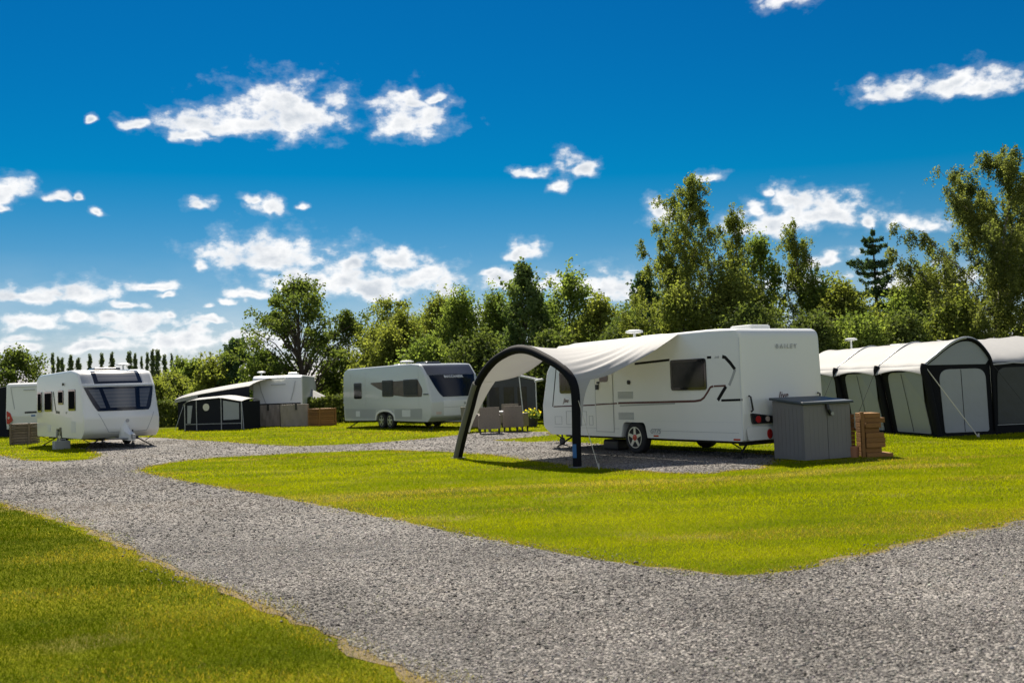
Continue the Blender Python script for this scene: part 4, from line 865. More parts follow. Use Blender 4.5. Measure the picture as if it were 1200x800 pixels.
b = MB(); b.plate(gable, lambda x, z: (x, .03, z), lambda x, z: (x, .05, z)); gw = obj('gable_wall', b, M['tentdark'], tn)
b = MB(); b.plate([(x, z - .08) for x, z in roofsec[2:-3]] + [(1.36, 1.76), (-.18, 1.78)], lambda x, z: (x, .016, z), lambda x, z: (x, .029, z)); obj('gable_panel', b, M['tentblue'], gw)
b = MB(); b.plate(roundpoly([(.17, .09, .06), (1.36, .09, .06), (1.34, 1.66, .28), (.08, 1.66, .28)], 6), lambda x, z: (x, .014, z), lambda x, z: (x, .029, z)); dd = obj('zipped_door', b, M['tentgrey'], gw)
b = MB(); b.plate([(.70, .10), (.712, .10), (.682, 1.64), (.67, 1.64)], lambda x, z: (x, .008, z), lambda x, z: (x, .0135, z)); obj('zip', b, M['tentdark'], dd)
b = MB(); b.box(.02, 1.5, -.02, .013, .0, .085); obj('mud_skirt', b, M['tentdark'], gw)
b = MB(); e = (.55, -.75, 0); b.tube([(-.26, -.02, 1.70), e], .013, 5); b.tube([e, (e[0], e[1], .1)], .02, 6); obj('guy_line', b, M['rope'], tn)
for y_ in bays[1:3]: b = MB(); b.tube([(-.36, y_, 1.70), (-1.3, y_ - .2, 0)], .006, 5); obj('guy_line', b, M['under'], tn)
b = MB(); b.tube([(1.52, -.03, 1.75), (2.3, -.9, 0)], .006, 5); obj('guy_line', b, M['under'], tn)
# lower wing joining the awning to its caravan
b = MB(); b.box(1.56, 4.2, .10, .13, 0, 1.80); ww = obj('end_wall', b, M['tentdark'], tn)
b = MB(); b.plate(roundpoly([(1.66, .25, .05), (3.3, .25, .05), (3.2, 1.66, .25), (1.72, 1.66, .25)], 5), lambda x, z: (x, .085, z), lambda x, z: (x, .099, z)); obj('mesh_window', b, M['mesh'], ww)
b = MB(); b.box(1.60, 4.2, .075, .099, .22, .235); obj('hem_tape', b, M['silver'], ww)
G0 = [[(1.12 + 3.1 * i / 12, .07 + j * .2, 1.80 + .64 * (j / 8) ** .7 - .04 * math.sin(PI * i / 12 * 2) + .02 * math.sin(i * 2.1 + j)) for i in range(13)] for j in range(9)]
b = MB(); b.slab(G0, [[(x, y, z - .02) for x, y, z in r] for r in G0]); obj('wing_roof', b, M['sail'], tn, smooth=60)
# its caravan, mostly hidden
CP = TN[:2] + td2 * 1.75 + td1 * 2.2
L, W = 6.6, 2.3; hl = L / 2
prof = [(-hl + .1, .36, .1)] + notch(0, .42, .36, .66) + [(hl - .3, .36, .15), (hl, .8, .3), (hl - .3, 2.1, .4), (hl - 1, 2.46, .4), (-hl + .4, 2.46, .3), (-hl + .03, 2.35, .2), (-hl, 1.0, .1)]
cr_ = Caravan('caravan', 'white caravan at the right edge, only its roof showing above the inflatable awning', CP, math.degrees(math.atan2(td2[1], td2[0])), L, W, prof, False)
cr_.wheel(0, 1); cr_.wheel(0, -1); cr_.chassis(.36, [0]); cr_.rooflight(-hl + 4.2, 0, 2.46, .6, .6, .07)
cr_.aerial(hl - .6, .8, 2.46, .30, .2)

# ------------------------------------------------------------------ camp in the middle distance
CA = at(293, 500.3); L, W = 6.6, 2.55; hl = L / 2
prof = [(-hl + .1, .36, .1)] + notch(0, .42, .36, .66) + [(hl - .3, .36, .15), (hl, .8, .3), (hl - .3, 2.1, .4), (hl - 1, 2.6, .4), (-hl + .35, 2.60, .25), (-hl + .10, 2.5, .15), (-hl, 1.0, .1)]
cc = Caravan('caravan', 'pale caravan seen end-on behind two taupe storage covers, a navy awning on its left', CA + np.array([0, .62, 0]), 5, L, W, prof, False, paint='palegrey')
cc.wheel(0, 1); cc.wheel(0, -1); cc.chassis(.36, [0], hitch=False)
rr = lambda w: W / 2 - w
cc.rear('panel_seam', band([(rr(.35), 2.3), (rr(.45), 1.8), (rr(.62), 1.3), (rr(.7), 1.1)], .035), M['silver'], .004); cc.rear('panel_seam', band([(rr(2.2), 2.3), (rr(2.1), 1.8), (rr(1.95), 1.3)], .035), M['silver'], .004)
cc.rear('badge', band([(rr(.95), 2.12), (rr(1.7), 2.14)], .05), M['silver'], .004); cc.rear('roof_spoiler', roundpoly([(rr(.9), 2.48, .04), (rr(1.7), 2.48, .04), (rr(1.6), 2.38, .05), (rr(1.0), 2.38, .05)], 4), M['white'], .06, .08)
cc.rear('bumper', [(rr(.1), 1.16), (rr(2.45), 1.16), (rr(2.45), 1.09), (rr(.1), 1.09)], M['tentdark'], .03, .04)
cc.rooflight(-hl + 1.0, -.7, 2.6, .5, .5, .15); cc.aerial(-hl + .9, .95, 2.6, .2, .22)
for px0, px1, lb in ((296, 328, 'taupe fabric storage cover under the pale caravan end, the one nearer the navy awning'), (328.6, 361, 'taupe fabric storage cover under the pale caravan end, the one nearer the orange timber bin')):
    A_, B_ = at(px0, 500.2), at(px1, 499); wv = float(np.linalg.norm(B_ - A_)); t = thing('storage_cover', lb, 'cover', tuple(A_), math.atan2((B_ - A_)[1], (B_ - A_)[0]), 'taupe storage covers')
    b = MB(); g0 = [[(wv * i / 10, .02 * math.sin(i * 2 + j), 1.10 * j / 6) for i in range(11)] for j in range(7)]; b.slab(g0, [[(x, .55, z) for x, y, z in r] for r in g0]); obj('cover_body', b, M['taupe'], t)
    b = MB(); b.box(wv * .55, wv * .62, -.05, -.022, .82, 1.12); obj('buckle_strap', b, M['black'], t)
    b = MB(); b.box(-.015, .01, -.035, .4, 0, 1.12); obj('edge_binding', b, M['tentdark'], t)
CW = at(209, 503.2); CE = at(291, 501.3); wv = float(np.linalg.norm(CE - CW)); rzc = math.atan2((CE - CW)[1], (CE - CW)[0])
ta = thing('awning', 'long navy awning with a sloping pale roof, on the left side of the pale caravan', 'awning', tuple(CW), rzc)
# local x to the caravan, y away from us
zr, ze, dp = 2.55, 1.98, 4.2
g0 = [[(-.15 + (wv + .3) * i / 12, y, ze + (zr - ze) * min(1, max(0, i / 12)) ** .8 - .45 + .38 * math.sin(PI * (y + .05) / (dp + .05) * .9) ** .8) for i in range(13)] for y in np.linspace(-.05, dp, 14)]
b = MB(); b.slab(g0, [[(x, y, z - .02) for x, y, z in r] for r in g0]); obj('roof', b, M['tentroof'], ta, smooth=60)
b = MB(); b.plate([(0, 0), (wv + .1, 0), (wv + .1, zr - .50), (wv * .5, ze + (zr - ze) * .5 ** .8 - .48), (0, ze - .47)], lambda x, z: (x, 0, z), lambda x, z: (x, .02, z)); w = obj('end_wall', b, M['navy'], ta)
b = MB(); b.plate([(.55, .35), (.95, .35), (.95, 1.6), (.50, 1.55)], lambda x, z: (x, -.016, z), lambda x, z: (x, -.003, z)); obj('window_panel', b, M['tentgrey'], w)
b = MB(); b.box(-.02, .0, 0.025, dp, 0, ze - .50); obj('front_wall', b, M['navy'], ta)
b = MB(); b.plate([(-.15, ze - .62), (wv * .3, ze - .40), (wv * .3, ze - .25), (-.15, ze - .45)], lambda x, z: (x, -.065, z), lambda x, z: (x, -.052, z)); obj('valance', b, M['tentroof'], ta)
# porch tent in front of it
A0 = at(229, 503.6); A1 = at(292, 502.0); A0[1] -= .9; A1[1] -= .9; wp = float(np.linalg.norm(A1 - A0)); po = thing('porch_tent', 'small navy porch tent with a round white patch, in front of the long navy awning', 'tent', tuple(A0), rzc)
zt = lambda x: np.interp(x, [-.3, 0, wp * .62, wp], [1.28, 1.48, 1.58, 1.38])
b = MB(); fr_ = [(-.22, 0), (wp, 0)] + [(x, float(zt(x)) - .02) for x in np.linspace(wp, -.2, 12)]; b.plate(fr_, lambda x, z: (x, 0, z), lambda x, z: (x, .02, z)); w = obj('front_wall', b, M['navy'], po)
g0 = [[(x, y, float(zt(x)) + .10 * math.sin(PI * y / 1.6)) for x in np.linspace(-.32, wp + .04, 14)] for y in np.linspace(-.06, 1.6, 8)]; b = MB(); b.slab(g0, [[(x, y, z - .02) for x, y, z in r] for r in g0]); obj('roof', b, M['tentroof'], po, smooth=60)
b = MB(); b.plate([(wp * .655, .48), (wp * .95, .5), (wp * .95, 1.28), (wp * .655, 1.42)], lambda x, z: (x, -.014, z), lambda x, z: (x, -.002, z)); obj('window_panel', b, M['tentgrey'], w)
b = MB(); b.plate([(.0, .36), (.18, .36), (.30, 1.22), (.02, 1.22)], lambda x, z: (x - .1, -.014, z), lambda x, z: (x - .1, -.002, z)); obj('window_panel', b, M['tentgrey'], w)
b = MB(); b.plate([(wp * .33 + .18 * math.cos(a), 1.12 + .18 * math.sin(a)) for a in np.linspace(0, 2 * PI, 25)[:-1]], lambda x, z: (x, -.014, z), lambda x, z: (x, -.002, z)); obj('round_patch', b, M['cushion'], w)
for xx in (-.22, wp): 
    b = MB(); b.box(xx - .012, xx + .012, .021, 1.58, 0, float(zt(xx)) - .03); obj('side_wall', b, M['navy'], po)
b = MB()
b.box(-.25, wp, -.02, -.004, .30, .325)
for xx in (-.23, wp * .15, wp * .62, wp): b.tube([(xx, -.03, 0), (xx, -.03, float(zt(xx)) - .05)], .022, 6)
b.tube([(wp + .02, -.02, 1.3), (wp + .42, -.5, 0)], .012, 5); b.tube([(-.3, -.02, 1.25), (-.55, -.4, 0)], .012, 5); obj('frame_tape', b, M['silver'], po)
BT = at(352, 497.5); BT[1] += 3
bt = thing('tent', 'blue tent with a white peaked roof behind the pale caravan', 'tent', tuple(BT), .1)
b = MB(); b.box(-1.2, .85, 0, 2, 0, 1.28); obj('wall', b, M['navy'], bt); b = MB(); b.add([(-1.3, -.1, 1.25), (.98, -.1, 1.22), (.98, 2.1, 1.22), (-1.3, 2.1, 1.25), (-.45, 1, 2.05)], [(0, 1, 4), (1, 2, 4), (2, 3, 4), (3, 0, 4), (3, 2, 1, 0)]); obj('roof', b, M['tentroof'], bt)

# ------------------------------------------------------------------ garden seats and the grey awning by the middle caravan
def chair(P, rz, label):
    t = thing('garden_chair', label, 'chair', tuple(P), rz, 'rattan garden chairs round the table')   # faces +y, back at -y
    b = MB(); b.slab([[(-.34 + .68 * i / 8, -.36 - .03 * j / 8 - .04 * (1 - ((i - 4) / 4) ** 2), .18 + .74 * j / 8) for i in range(9)] for j in range(9)], [[(-.34 + .68 * i / 8, -.30 - .03 * j / 8 - .04 * (1 - ((i - 4) / 4) ** 2), .18 + .74 * j / 8) for i in range(9)] for j in range(9)]); obj('backrest', b, M['rattan'], t, smooth=40)
    for sx in (-1, 1):
        b = MB(); b.box(sx * .34 - .045, sx * .34 + .045, -.36, .34, .18, .66); obj('arm', b, M['rattan'], t, bevel=.03)
        for y in (-.33, .30): b = MB(); b.box(sx * .33 - .025, sx * .33 + .025, y - .025, y + .025, 0, .18); obj('leg', b, M['under'], t)
    b = MB(); b.box(-.29, .29, -.29, .34, .18, .38); obj('seat', b, M['rattan'], t); b = MB(); b.box(-.28, .28, -.28, .33, .382, .46); obj('cushion', b, M['cushion'], t, bevel=.03)
    return t
C1, C2 = at(574, 508), at(605, 505.5)
chair(C1, .05, 'rattan armchair with its back to us, nearest the dark canopy leg'); chair(C2, -.3, 'rattan armchair with its back to us, next to the yellow flower tub')
C3 = at(555, 507); C3[1] += .6; chair(C3, -1.2, 'rattan armchair half hidden behind the dark canopy leg'); C4 = at(598, 503); C4[1] += 2.2; chair(C4, PI, 'rattan armchair facing us from the far side of the table')
TP = (C1 + C2) / 2 + np.array([0, 1.2, 0]); tb = thing('garden_table', 'pale rattan table between the garden armchairs', 'table', tuple(TP), 0)
b = MB(); b.box(-.6, .6, -.45, .45, .68, .73); obj('table_top', b, M['palegrey'], tb, bevel=.01)
for sx in (-1, 1):
    for sy in (-1, 1): b = MB(); b.box(sx * .5 - .04, sx * .5 + .04, sy * .36 - .04, sy * .36 + .04, 0, .68); obj('leg', b, M['rattan'], tb)
SA = at(568, 502.5); SA[1] += 4; sw = thing('awning', 'dark grey mesh awning on poles behind the garden chairs, beside the silver-grey caravan', 'awning', tuple(SA), math.radians(-8))
wv = 2.15
b = MB(); b.plate([(0, 0), (wv, 0), (wv, 1.82), (.45, 2.28), (0, 2.2)], lambda x, z: (x, 0, z), lambda x, z: (x, .02, z)); w = obj('end_wall', b, M['mesh'], sw)
for x0, x1 in ((.12, .55), (.75, 1.2), (1.35, 1.75)): b = MB(); b.box(x0, x1, -.012, -.002, .6, 1.6); obj('window_panel', b, M['glass'], w)
b = MB(); b.tube([(.3, -.02, 2.34), (wv + .1, -.05, 1.86)], .045, 8); b.tube([(wv, -.02, 0), (wv - .0, -.02, 1.85)], .025, 6); b.tube([(wv - .55, -.03, 0), (wv - .7, -.03, 2.0)], .025, 6); b.tube([(wv + .0, -.3, 1.80), (wv + .3, -.05, 1.86)], .06, 8); obj('pole', b, M['palegrey'], sw)
g0 = [[(.3 + (wv - .2) * i / 8, y, 2.34 - .46 * i / 8) for i in range(9)] for y in np.linspace(0, 3, 5)]; b = MB(); b.slab(g0, [[(x, y, z - .02) for x, y, z in r] for r in g0]); obj('roof', b, M['charcoal'], sw)

# ------------------------------------------------------------------ foliage
def quads(C, N_, size, aspect=1.0):
    """leaf quads at centres C with random orientations"""
    n = len(C); a = rng.normal(0, 1, (n, 3)); a /= np.linalg.norm(a, axis=1, keepdims=True); b = rng.normal(0, 1, (n, 3)) + (0 if N_ is None else N_)
    b -= a * (a * b).sum(1, keepdims=True); b /= np.linalg.norm(b, axis=1, keepdims=True); s = size * rng.uniform(.6, 1.4, (n, 1)); a = a * s * .5 / aspect; b = b * s * .5
    V = np.stack([C - a * .3 - b, C + a - b * .1, C + a * .3 + b, C - a + b * .1], 1); return V.reshape(-1, 3)
LM = {
 'oak': leaf_mat('oak_leaves', (.017, .028, .008), (.058, .072, .018)), 'yellow': leaf_mat('yellow_green_leaves', (.044, .056, .012), (.092, .100, .024)), 'mid': leaf_mat('mid_green_leaves', (.032, .050, .013), (.088, .108, .026)),
 'birch': leaf_mat('birch_leaves', (.030, .042, .011), (.096, .106, .026)), 'birchdark': leaf_mat('weeping_birch_leaves', (.027, .037, .012), (.088, .096, .030)), 'pine': leaf_mat('pine_needles', (.024, .042, .016), (.070, .090, .028), .4), 'spruce': leaf_mat('spruce_needles', (.014, .030, .014), (.046, .070, .030), .3),
 'dark': leaf_mat('dark_leaves', (.020, .031, .010), (.062, .076, .020), .4), 'poplar': leaf_mat('hazed_poplar_leaves', (.034, .048, .026), (.066, .082, .042), .3), 'hedge': leaf_mat('hedge_leaves', (.022, .034, .009), (.07, .08, .02), .35), 'flower': leaf_mat('flower_petals', (.5, .33, .02), (.6, .5, .05), .3)}  # poplar greens lightened and greyed, distance haze put into the colour
CROWN = {   # crown radius along its height (0 bottom .. 1 top)
 'oak': [(0, .55), (.2, .95), (.45, 1.0), (.7, .85), (.88, .55), (1, .12)], 'round': [(0, .6), (.25, 1), (.6, .9), (.85, .55), (1, .1)], 'birch': [(0, .8), (.2, 1), (.42, .95), (.58, .75), (.74, .48), (.88, .24), (1, .02)],
 'weep': [(0, .8), (.2, .95), (.5, 1), (.75, .85), (.9, .55), (1, .15)], 'shrub': [(0, .9), (.3, 1), (.6, .85), (.85, .5), (1, .12)], 'pine': [(0, .9), (.3, .95), (.6, .62), (.85, .3), (1, .03)], 'poplar': [(0, .6), (.3, 1), (.6, .9), (.85, .5), (1, .05)]}
def tree(name, label, base, H, R, kind='round', leaves='mid', bot=.2, n_cl=70, n_lf=110, leaf=.10, cl=.42, droop=0., trunk_r=.12, bark='bark', lean=(0, 0), rough=.35, seed=None, group='trees and shrubs behind the pitches', cat='tree', up=0.):
    r_ = np.random.default_rng(seed if seed is not None else int(abs(base[0] * 97 + base[1] * 31)) % 99991)
    root = thing(name, label, cat, (base[0], base[1], 0), 0, group)
    ts = np.linspace(0, 1, 9); wob = r_.normal(0, .02 * H, (9, 2)); wob[0] = 0; wob = np.cumsum(wob, 0) * .35
    tp = np.c_[lean[0] * ts + wob[:, 0], lean[1] * ts + wob[:, 1], ts * H * .94]
    b = MB(); b.tube([tuple(p) for p in tp], [max(.012, trunk_r * (1 - .93 * t)) * (1.25 if i == 0 else 1) for i, t in enumerate(ts)], 9)
    prof = np.array(CROWN[kind]); t = r_.random(n_cl) ** .9; an = r_.uniform(0, 2 * PI, n_cl)
    lob = 1 + rough * (np.sin(an * 2 + r_.uniform(0, 6)) * .4 + np.sin(an * 3 + t * 7 + r_.uniform(0, 6)) * .5 + r_.normal(0, .35, n_cl))
    rad = R * np.interp(t, prof[:, 0], prof[:, 1]) * np.sqrt(r_.uniform(.16, 1, n_cl)) * lob
    z = H * (bot + (1 - bot) * t); ax = np.array([np.interp(z, tp[:, 2], tp[:, k]) for k in (0, 1)]).T
    C = np.c_[ax[:, 0] + rad * np.cos(an), ax[:, 1] + rad * np.sin(an), z]
    C[0] = (tp[-1][0], tp[-1][1], H * .97)
    PT = []
    for c in C:
        z0 = max(H * .04, c[2] - .35 * H * r_.uniform(.3, .8) - .4 * math.hypot(c[0], c[1]) * (1 if droop < .5 else .2)); z0 = min(z0, c[2]); p0 = np.array([np.interp(z0, tp[:, 2], tp[:, 0]), np.interp(z0, tp[:, 2], tp[:, 1]), z0])
        mid = (p0 + c) / 2 + np.array([0, 0, .12 * np.linalg.norm(c - p0)]) + r_.normal(0, .05, 3); rr_ = max(.012, trunk_r * .30 * (1 - z0 / H))
        b.tube([tuple(p0), tuple(mid), tuple(c)], [rr_, rr_ * .65, rr_ * .25], 5, cap=False)
        k = int(n_lf * r_.uniform(.45, 1.5)); sz = cl * r_.uniform(.55, 1.35) * (1 - .5 * max(0, c[2] / H - .5) * 2 * (kind in ('birch', 'pine', 'weep')))
        q = r_.normal(0, 1, (k, 3)); q /= np.linalg.norm(q, axis=1, keepdims=True) + 1e-9; q *= (r_.random((k, 1)) ** .55) * sz
        q[:, 2] *= .75
        if droop or up:                                     # hanging or rising strands of leaves
            m_ = 9; so = r_.normal(0, .62 * sz, (m_, 3)); sl_ = r_.uniform(.4, 1.25, m_); tw = r_.integers(0, m_, k); h_ = r_.random(k)
            bend = r_.normal(0, .16, (m_, 2)); q = so[tw] + r_.normal(0, .05 + .10 * sz, (k, 3)); q[:, :2] += bend[tw] * (h_ ** 1.5)[:, None]
            q[:, 2] += (up - droop) * h_ * sl_[tw]
        else:
            tw = r_.integers(0, 7, k); q = q + r_.normal(0, .30 * sz, (7, 3))[tw]
        # some leaves along the limb itself
        s = r_.random(max(2, k // 6)); PT.append(c + q); PT.append(mid + (c - mid) * s[:, None] + r_.normal(0, .13, (len(s), 3)))
    P = np.concatenate(PT); P = P[P[:, 2] > .05]
    obj('trunk', b, M[bark], root, smooth=50)
    V = quads(P, None, leaf, 1.25); o = raw('crown', V, np.arange(len(V)).reshape(-1, 4), LM[leaves], root); return root
def birch(name, label, base, H, R, leaves='birch', n_limb=17, n_lf=300, leaf=.07, droop=.7, bot=.14, seed=1, spread=1.25, lean=(0, 0), group='trees and shrubs behind the pitches'):
    r_ = np.random.default_rng(seed); root = thing(name, label, 'tree', (base[0], base[1], 0), 0, group); b = MB(); PT = []
    ts = np.linspace(0, 1, 10); wob = np.cumsum(r_.normal(0, .012 * H, (10, 2)), 0); wob[0] = 0; tp = np.c_[lean[0] * ts + wob[:, 0], lean[1] * ts + wob[:, 1], ts * H]
    b.tube([tuple(p) for p in tp], [max(.01, .14 * (1 - t) ** .9) for t in ts], 9); prof = np.array(CROWN['birch'] if droop < .9 else CROWN['weep'])
    def spray(c, sz, k, dr):
        m_ = 7; so = r_.normal(0, .55 * sz, (m_, 3)); ln = r_.uniform(.35, 1.3, m_); tw = r_.integers(0, m_, k); h_ = r_.random(k); bd = r_.normal(0, .14, (m_, 2))
        q = so[tw] + r_.normal(0, .035 + .05 * sz, (k, 3)); q[:, :2] += bd[tw] * (h_ ** 1.5)[:, None]; q[:, 2] -= dr * h_ * ln[tw]; PT.append(np.asarray(c) + q)
    for i in range(n_limb):
        f_ = (i + r_.uniform(0, 1)) / n_limb; zt_ = H * (bot + .12 + (.86 - bot) * f_ ** .85); a = i * 2.4 + r_.normal(0, .5); reach = R * float(np.interp((zt_ / H - bot) / (1 - bot), prof[:, 0], prof[:, 1])) * r_.uniform(.65, 1.3)
        z0 = max(.1 * H, zt_ - reach * spread * r_.uniform(.8, 1.4)); p0 = np.array([np.interp(z0, tp[:, 2], tp[:, 0]), np.interp(z0, tp[:, 2], tp[:, 1]), z0]); tip = np.array([p0[0] + reach * math.cos(a), p0[1] + reach * math.sin(a), zt_])
        mid = p0 * .45 + tip * .55 + np.array([0, 0, .16 * (zt_ - z0)]); path = [p0 * (1 - s_) ** 2 + mid * 2 * s_ * (1 - s_) + tip * s_ * s_ for s_ in np.linspace(0, 1, 7)]
        b.tube([tuple(p) for p in path], [max(.008, .05 * (1 - z0 / H) * (1 - .85 * j / 6)) for j in range(7)], 5, cap=False)
        m = max(3, int(3 + reach * 2.6))
        for s_ in np.linspace(.32, 1.0, m):
            c = p0 * (1 - s_) ** 2 + mid * 2 * s_ * (1 - s_) + tip * s_ * s_ + r_.normal(0, .14, 3); spray(c, .30 * r_.uniform(.6, 1.3) * (1.15 - .5 * s_), int(n_lf * r_.uniform(.4, 1.3)), droop * (1 - .45 * s_ * (zt_ / H)) * r_.uniform(.6, 1.2))
    for z in np.linspace(H * .55, H * .985, 9): c = (np.interp(z, tp[:, 2], tp[:, 0]), np.interp(z, tp[:, 2], tp[:, 1]), z); spray(c, .26 * (1.35 - z / H), int(n_lf * .6), .5 * droop)
    obj('trunk', b, M['birchbark'], root, smooth=50); P = np.concatenate(PT); P = P[P[:, 2] > .1]; V = quads(P, None, leaf, 1.3); raw('crown', V, np.arange(len(V)).reshape(-1, 4), LM[leaves], root); return root
def conifer(name, label, base, H, R, leaves='spruce', whorls=17, gap=.5, dens=26, seed=1, group='trees and shrubs behind the pitches'):
    r_ = np.random.default_rng(seed); root = thing(name, label, 'tree', (base[0], base[1], 0), 0, group)
    b = MB(); b.tube([(0, 0, 0), (.03, 0, H * .5), (0, 0, H)], [.15, .09, .012], 8); PT, DR = [], []
    for w in range(whorls):
        t = w / (whorls - 1); z = H * (.12 + .86 * t ** .9) + r_.normal(0, .07); L_ = R * (1 - t) ** .75 * r_.uniform(.75, 1.1) + .08
        for k in range(r_.integers(5, 8)):
            a = r_.uniform(0, 2 * PI); l = L_ * r_.uniform(.5, 1.25); tip = np.array([l * math.cos(a), l * math.sin(a), z + l * r_.uniform(.0, .32)]); mid = np.array([l * .55 * math.cos(a), l * .55 * math.sin(a), z - l * .06])
            b.tube([(0, 0, z), tuple(mid), tuple(tip)], [.025, .016, .006], 4, cap=False)
            n = int(dens * (l * 3 + 1)); s = r_.random(n) ** .8; p = np.where(s[:, None] < .55, mid * (s[:, None] / .55) + np.array([0, 0, z]) * (1 - s[:, None] / .55), mid + (tip - mid) * ((s[:, None] - .55) / .45))
            wd = .15 * l * np.sin(PI * np.clip(s * .85 + .12, 0, 1)) + .03; off = r_.uniform(-1, 1, n) * wd; p[:, 0] += -math.sin(a) * off; p[:, 1] += math.cos(a) * off; p[:, 2] += r_.normal(-.03, .05, n) - abs(off) * .2; PT.append(p)
    P = np.concatenate(PT); obj('trunk', b, M['bark'], root); V = quads(P, None, .12, 2.6); raw('crown', V, np.arange(len(V)).reshape(-1, 4), LM[leaves], root); return root
def tpos(px, top, Y):                                        # base point and height of a tree whose top shows at (px, top) at depth Y
    p = far(px, top, Y); return (p[0], p[1]), float(p[2])
T = tpos
def TR(name, label, px, top, Y, half, **k):
    b_, H = tpos(px, top, Y); R = half * Y / FPX * 1.28; return tree(name, label, b_, H, R, **k)
TR('oak_tree', 'open-crowned dark oak standing behind the pale caravan and its taupe covers', 352, 333, 64, 54, kind='oak', leaves='oak', bot=.27, n_cl=105, n_lf=120, leaf=.17, cl=.62, trunk_r=.26, rough=.5)
TR('broadleaf_tree', 'slim dark tree between the open-crowned oak and the yellow-green shrubs', 408, 372, 66, 24, kind='round', leaves='oak', bot=.1, n_cl=55, n_lf=130, leaf=.16, cl=.6)
TR('broadleaf_tree', 'low dark tree under the left side of the open-crowned oak', 310, 415, 63, 34, kind='shrub', leaves='mid', bot=.08, n_cl=50, n_lf=160, leaf=.16, cl=.6)
TR('willow_tree', 'airy grey-green tree rising above the yellow-green shrubs left of the middle', 458, 349, 68, 34, kind='round', leaves='birch', bot=.25, n_cl=70, n_lf=90, leaf=.15, cl=.5, rough=.6)
for i, (px, tp_, Y, hw, lv, lb) in enumerate([
    (437, 398, 58, 24, 'yellow', 'bright yellow-green shrub above the rear of the silver-grey caravan'), (474, 378, 58, 28, 'yellow', 'tall yellow-green shrub beneath the airy grey-green tree'),
    (510, 364, 57, 28, 'yellow', 'tall yellow-green shrub above the middle of the silver-grey caravan roof'), (545, 356, 55, 26, 'mid', 'tall green shrub above the black visor of the silver-grey caravan'),
    (580, 360, 54, 26, 'mid', 'feathery green shrub just left of the tallest young pine'), (500, 415, 50, 34, 'mid', 'low bushy shrub right behind the roof of the silver-grey caravan'),
    (560, 410, 49, 34, 'dark', 'dark bushy shrub behind the black visor of the silver-grey caravan'), (455, 402, 56, 26, 'yellow', 'yellow-green shrub low between the slim dark tree and the tall shrubs'),
    (492, 384, 60, 26, 'mid', 'green shrub tucked between the two tallest yellow-green shrubs'), (528, 374, 59, 26, 'yellow', 'yellowish shrub just left of the tall green shrub over the black visor'), (597, 374, 55, 24, 'mid', 'green shrub at the left foot of the tallest young pine'),
    (642, 372, 55, 26, 'mid', 'green shrub between the tallest young pine and the leafy green tree'), (690, 384, 54, 28, 'yellow', 'yellow-green shrub low under the yellowish bushy tree'), (727, 382, 52, 26, 'mid', 'green shrub at the left foot of the dark pine')]):
    TR('shrub', lb, px, tp_, Y, hw, kind='shrub', leaves=lv, bot=.06, n_cl=125, n_lf=130, leaf=.12, cl=.42, up=.85, cat='shrub', trunk_r=.08)
TR('pine_tree', 'young pine with upright shoots, its tip the tallest above the arched canopy', 613, 316, 51, 38, kind='pine', leaves='pine', bot=.08, n_cl=95, n_lf=120, leaf=.15, cl=.42, up=.55)
TR('broadleaf_tree', 'leafy green tree just right of the young pine above the arched canopy', 665, 330, 52, 26, kind='round', leaves='mid', bot=.2, n_cl=60, n_lf=110, leaf=.14, cl=.5, rough=.5, up=.4)
TR('broadleaf_tree', 'yellowish bushy tree above the highest part of the canopy roof', 700, 352, 50, 36, kind='shrub', leaves='yellow', bot=.08, n_cl=80, n_lf=120, leaf=.14, cl=.5)
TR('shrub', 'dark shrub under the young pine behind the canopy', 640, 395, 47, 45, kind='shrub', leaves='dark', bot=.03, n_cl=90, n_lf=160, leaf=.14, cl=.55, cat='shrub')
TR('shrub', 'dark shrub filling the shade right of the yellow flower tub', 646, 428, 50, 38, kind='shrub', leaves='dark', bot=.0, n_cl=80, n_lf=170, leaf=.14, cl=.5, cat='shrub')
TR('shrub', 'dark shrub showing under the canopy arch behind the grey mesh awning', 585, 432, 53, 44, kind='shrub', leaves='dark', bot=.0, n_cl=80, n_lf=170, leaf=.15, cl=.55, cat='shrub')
TR('pine_tree', 'dark pine at the left foot of the tallest birch', 753, 328, 46, 34, kind='pine', leaves='spruce', bot=.1, n_cl=80, n_lf=140, leaf=.15, cl=.4, up=.3)
def BR(label, px, top, Y, half, **k): b_, H = tpos(px, top, Y); return birch('birch_tree', label, b_, H, half * Y / FPX, **k)
BR('tallest pointed birch standing behind the roof of the large white caravan', 808, 201, 40, 74, n_limb=40, seed=21, lean=(.1, 0))
BR('second birch leaning close against the right side of the tallest birch', 850, 246, 41, 44, n_limb=22, seed=22)
BR('slim birch with one bare pointed top right of the pair of tall birches', 924, 256, 42, 40, n_limb=20, n_lf=260, seed=23)
BR('low spreading birch at the left flank of the tallest birch', 776, 285, 40.5, 36, n_limb=18, n_lf=240, seed=26)
TR('broadleaf_tree', 'green tree filling between the pair of tall birches and the slim birch', 893, 284, 43, 28, kind='round', leaves='mid', bot=.15, n_cl=85, n_lf=120, leaf=.12, cl=.42)
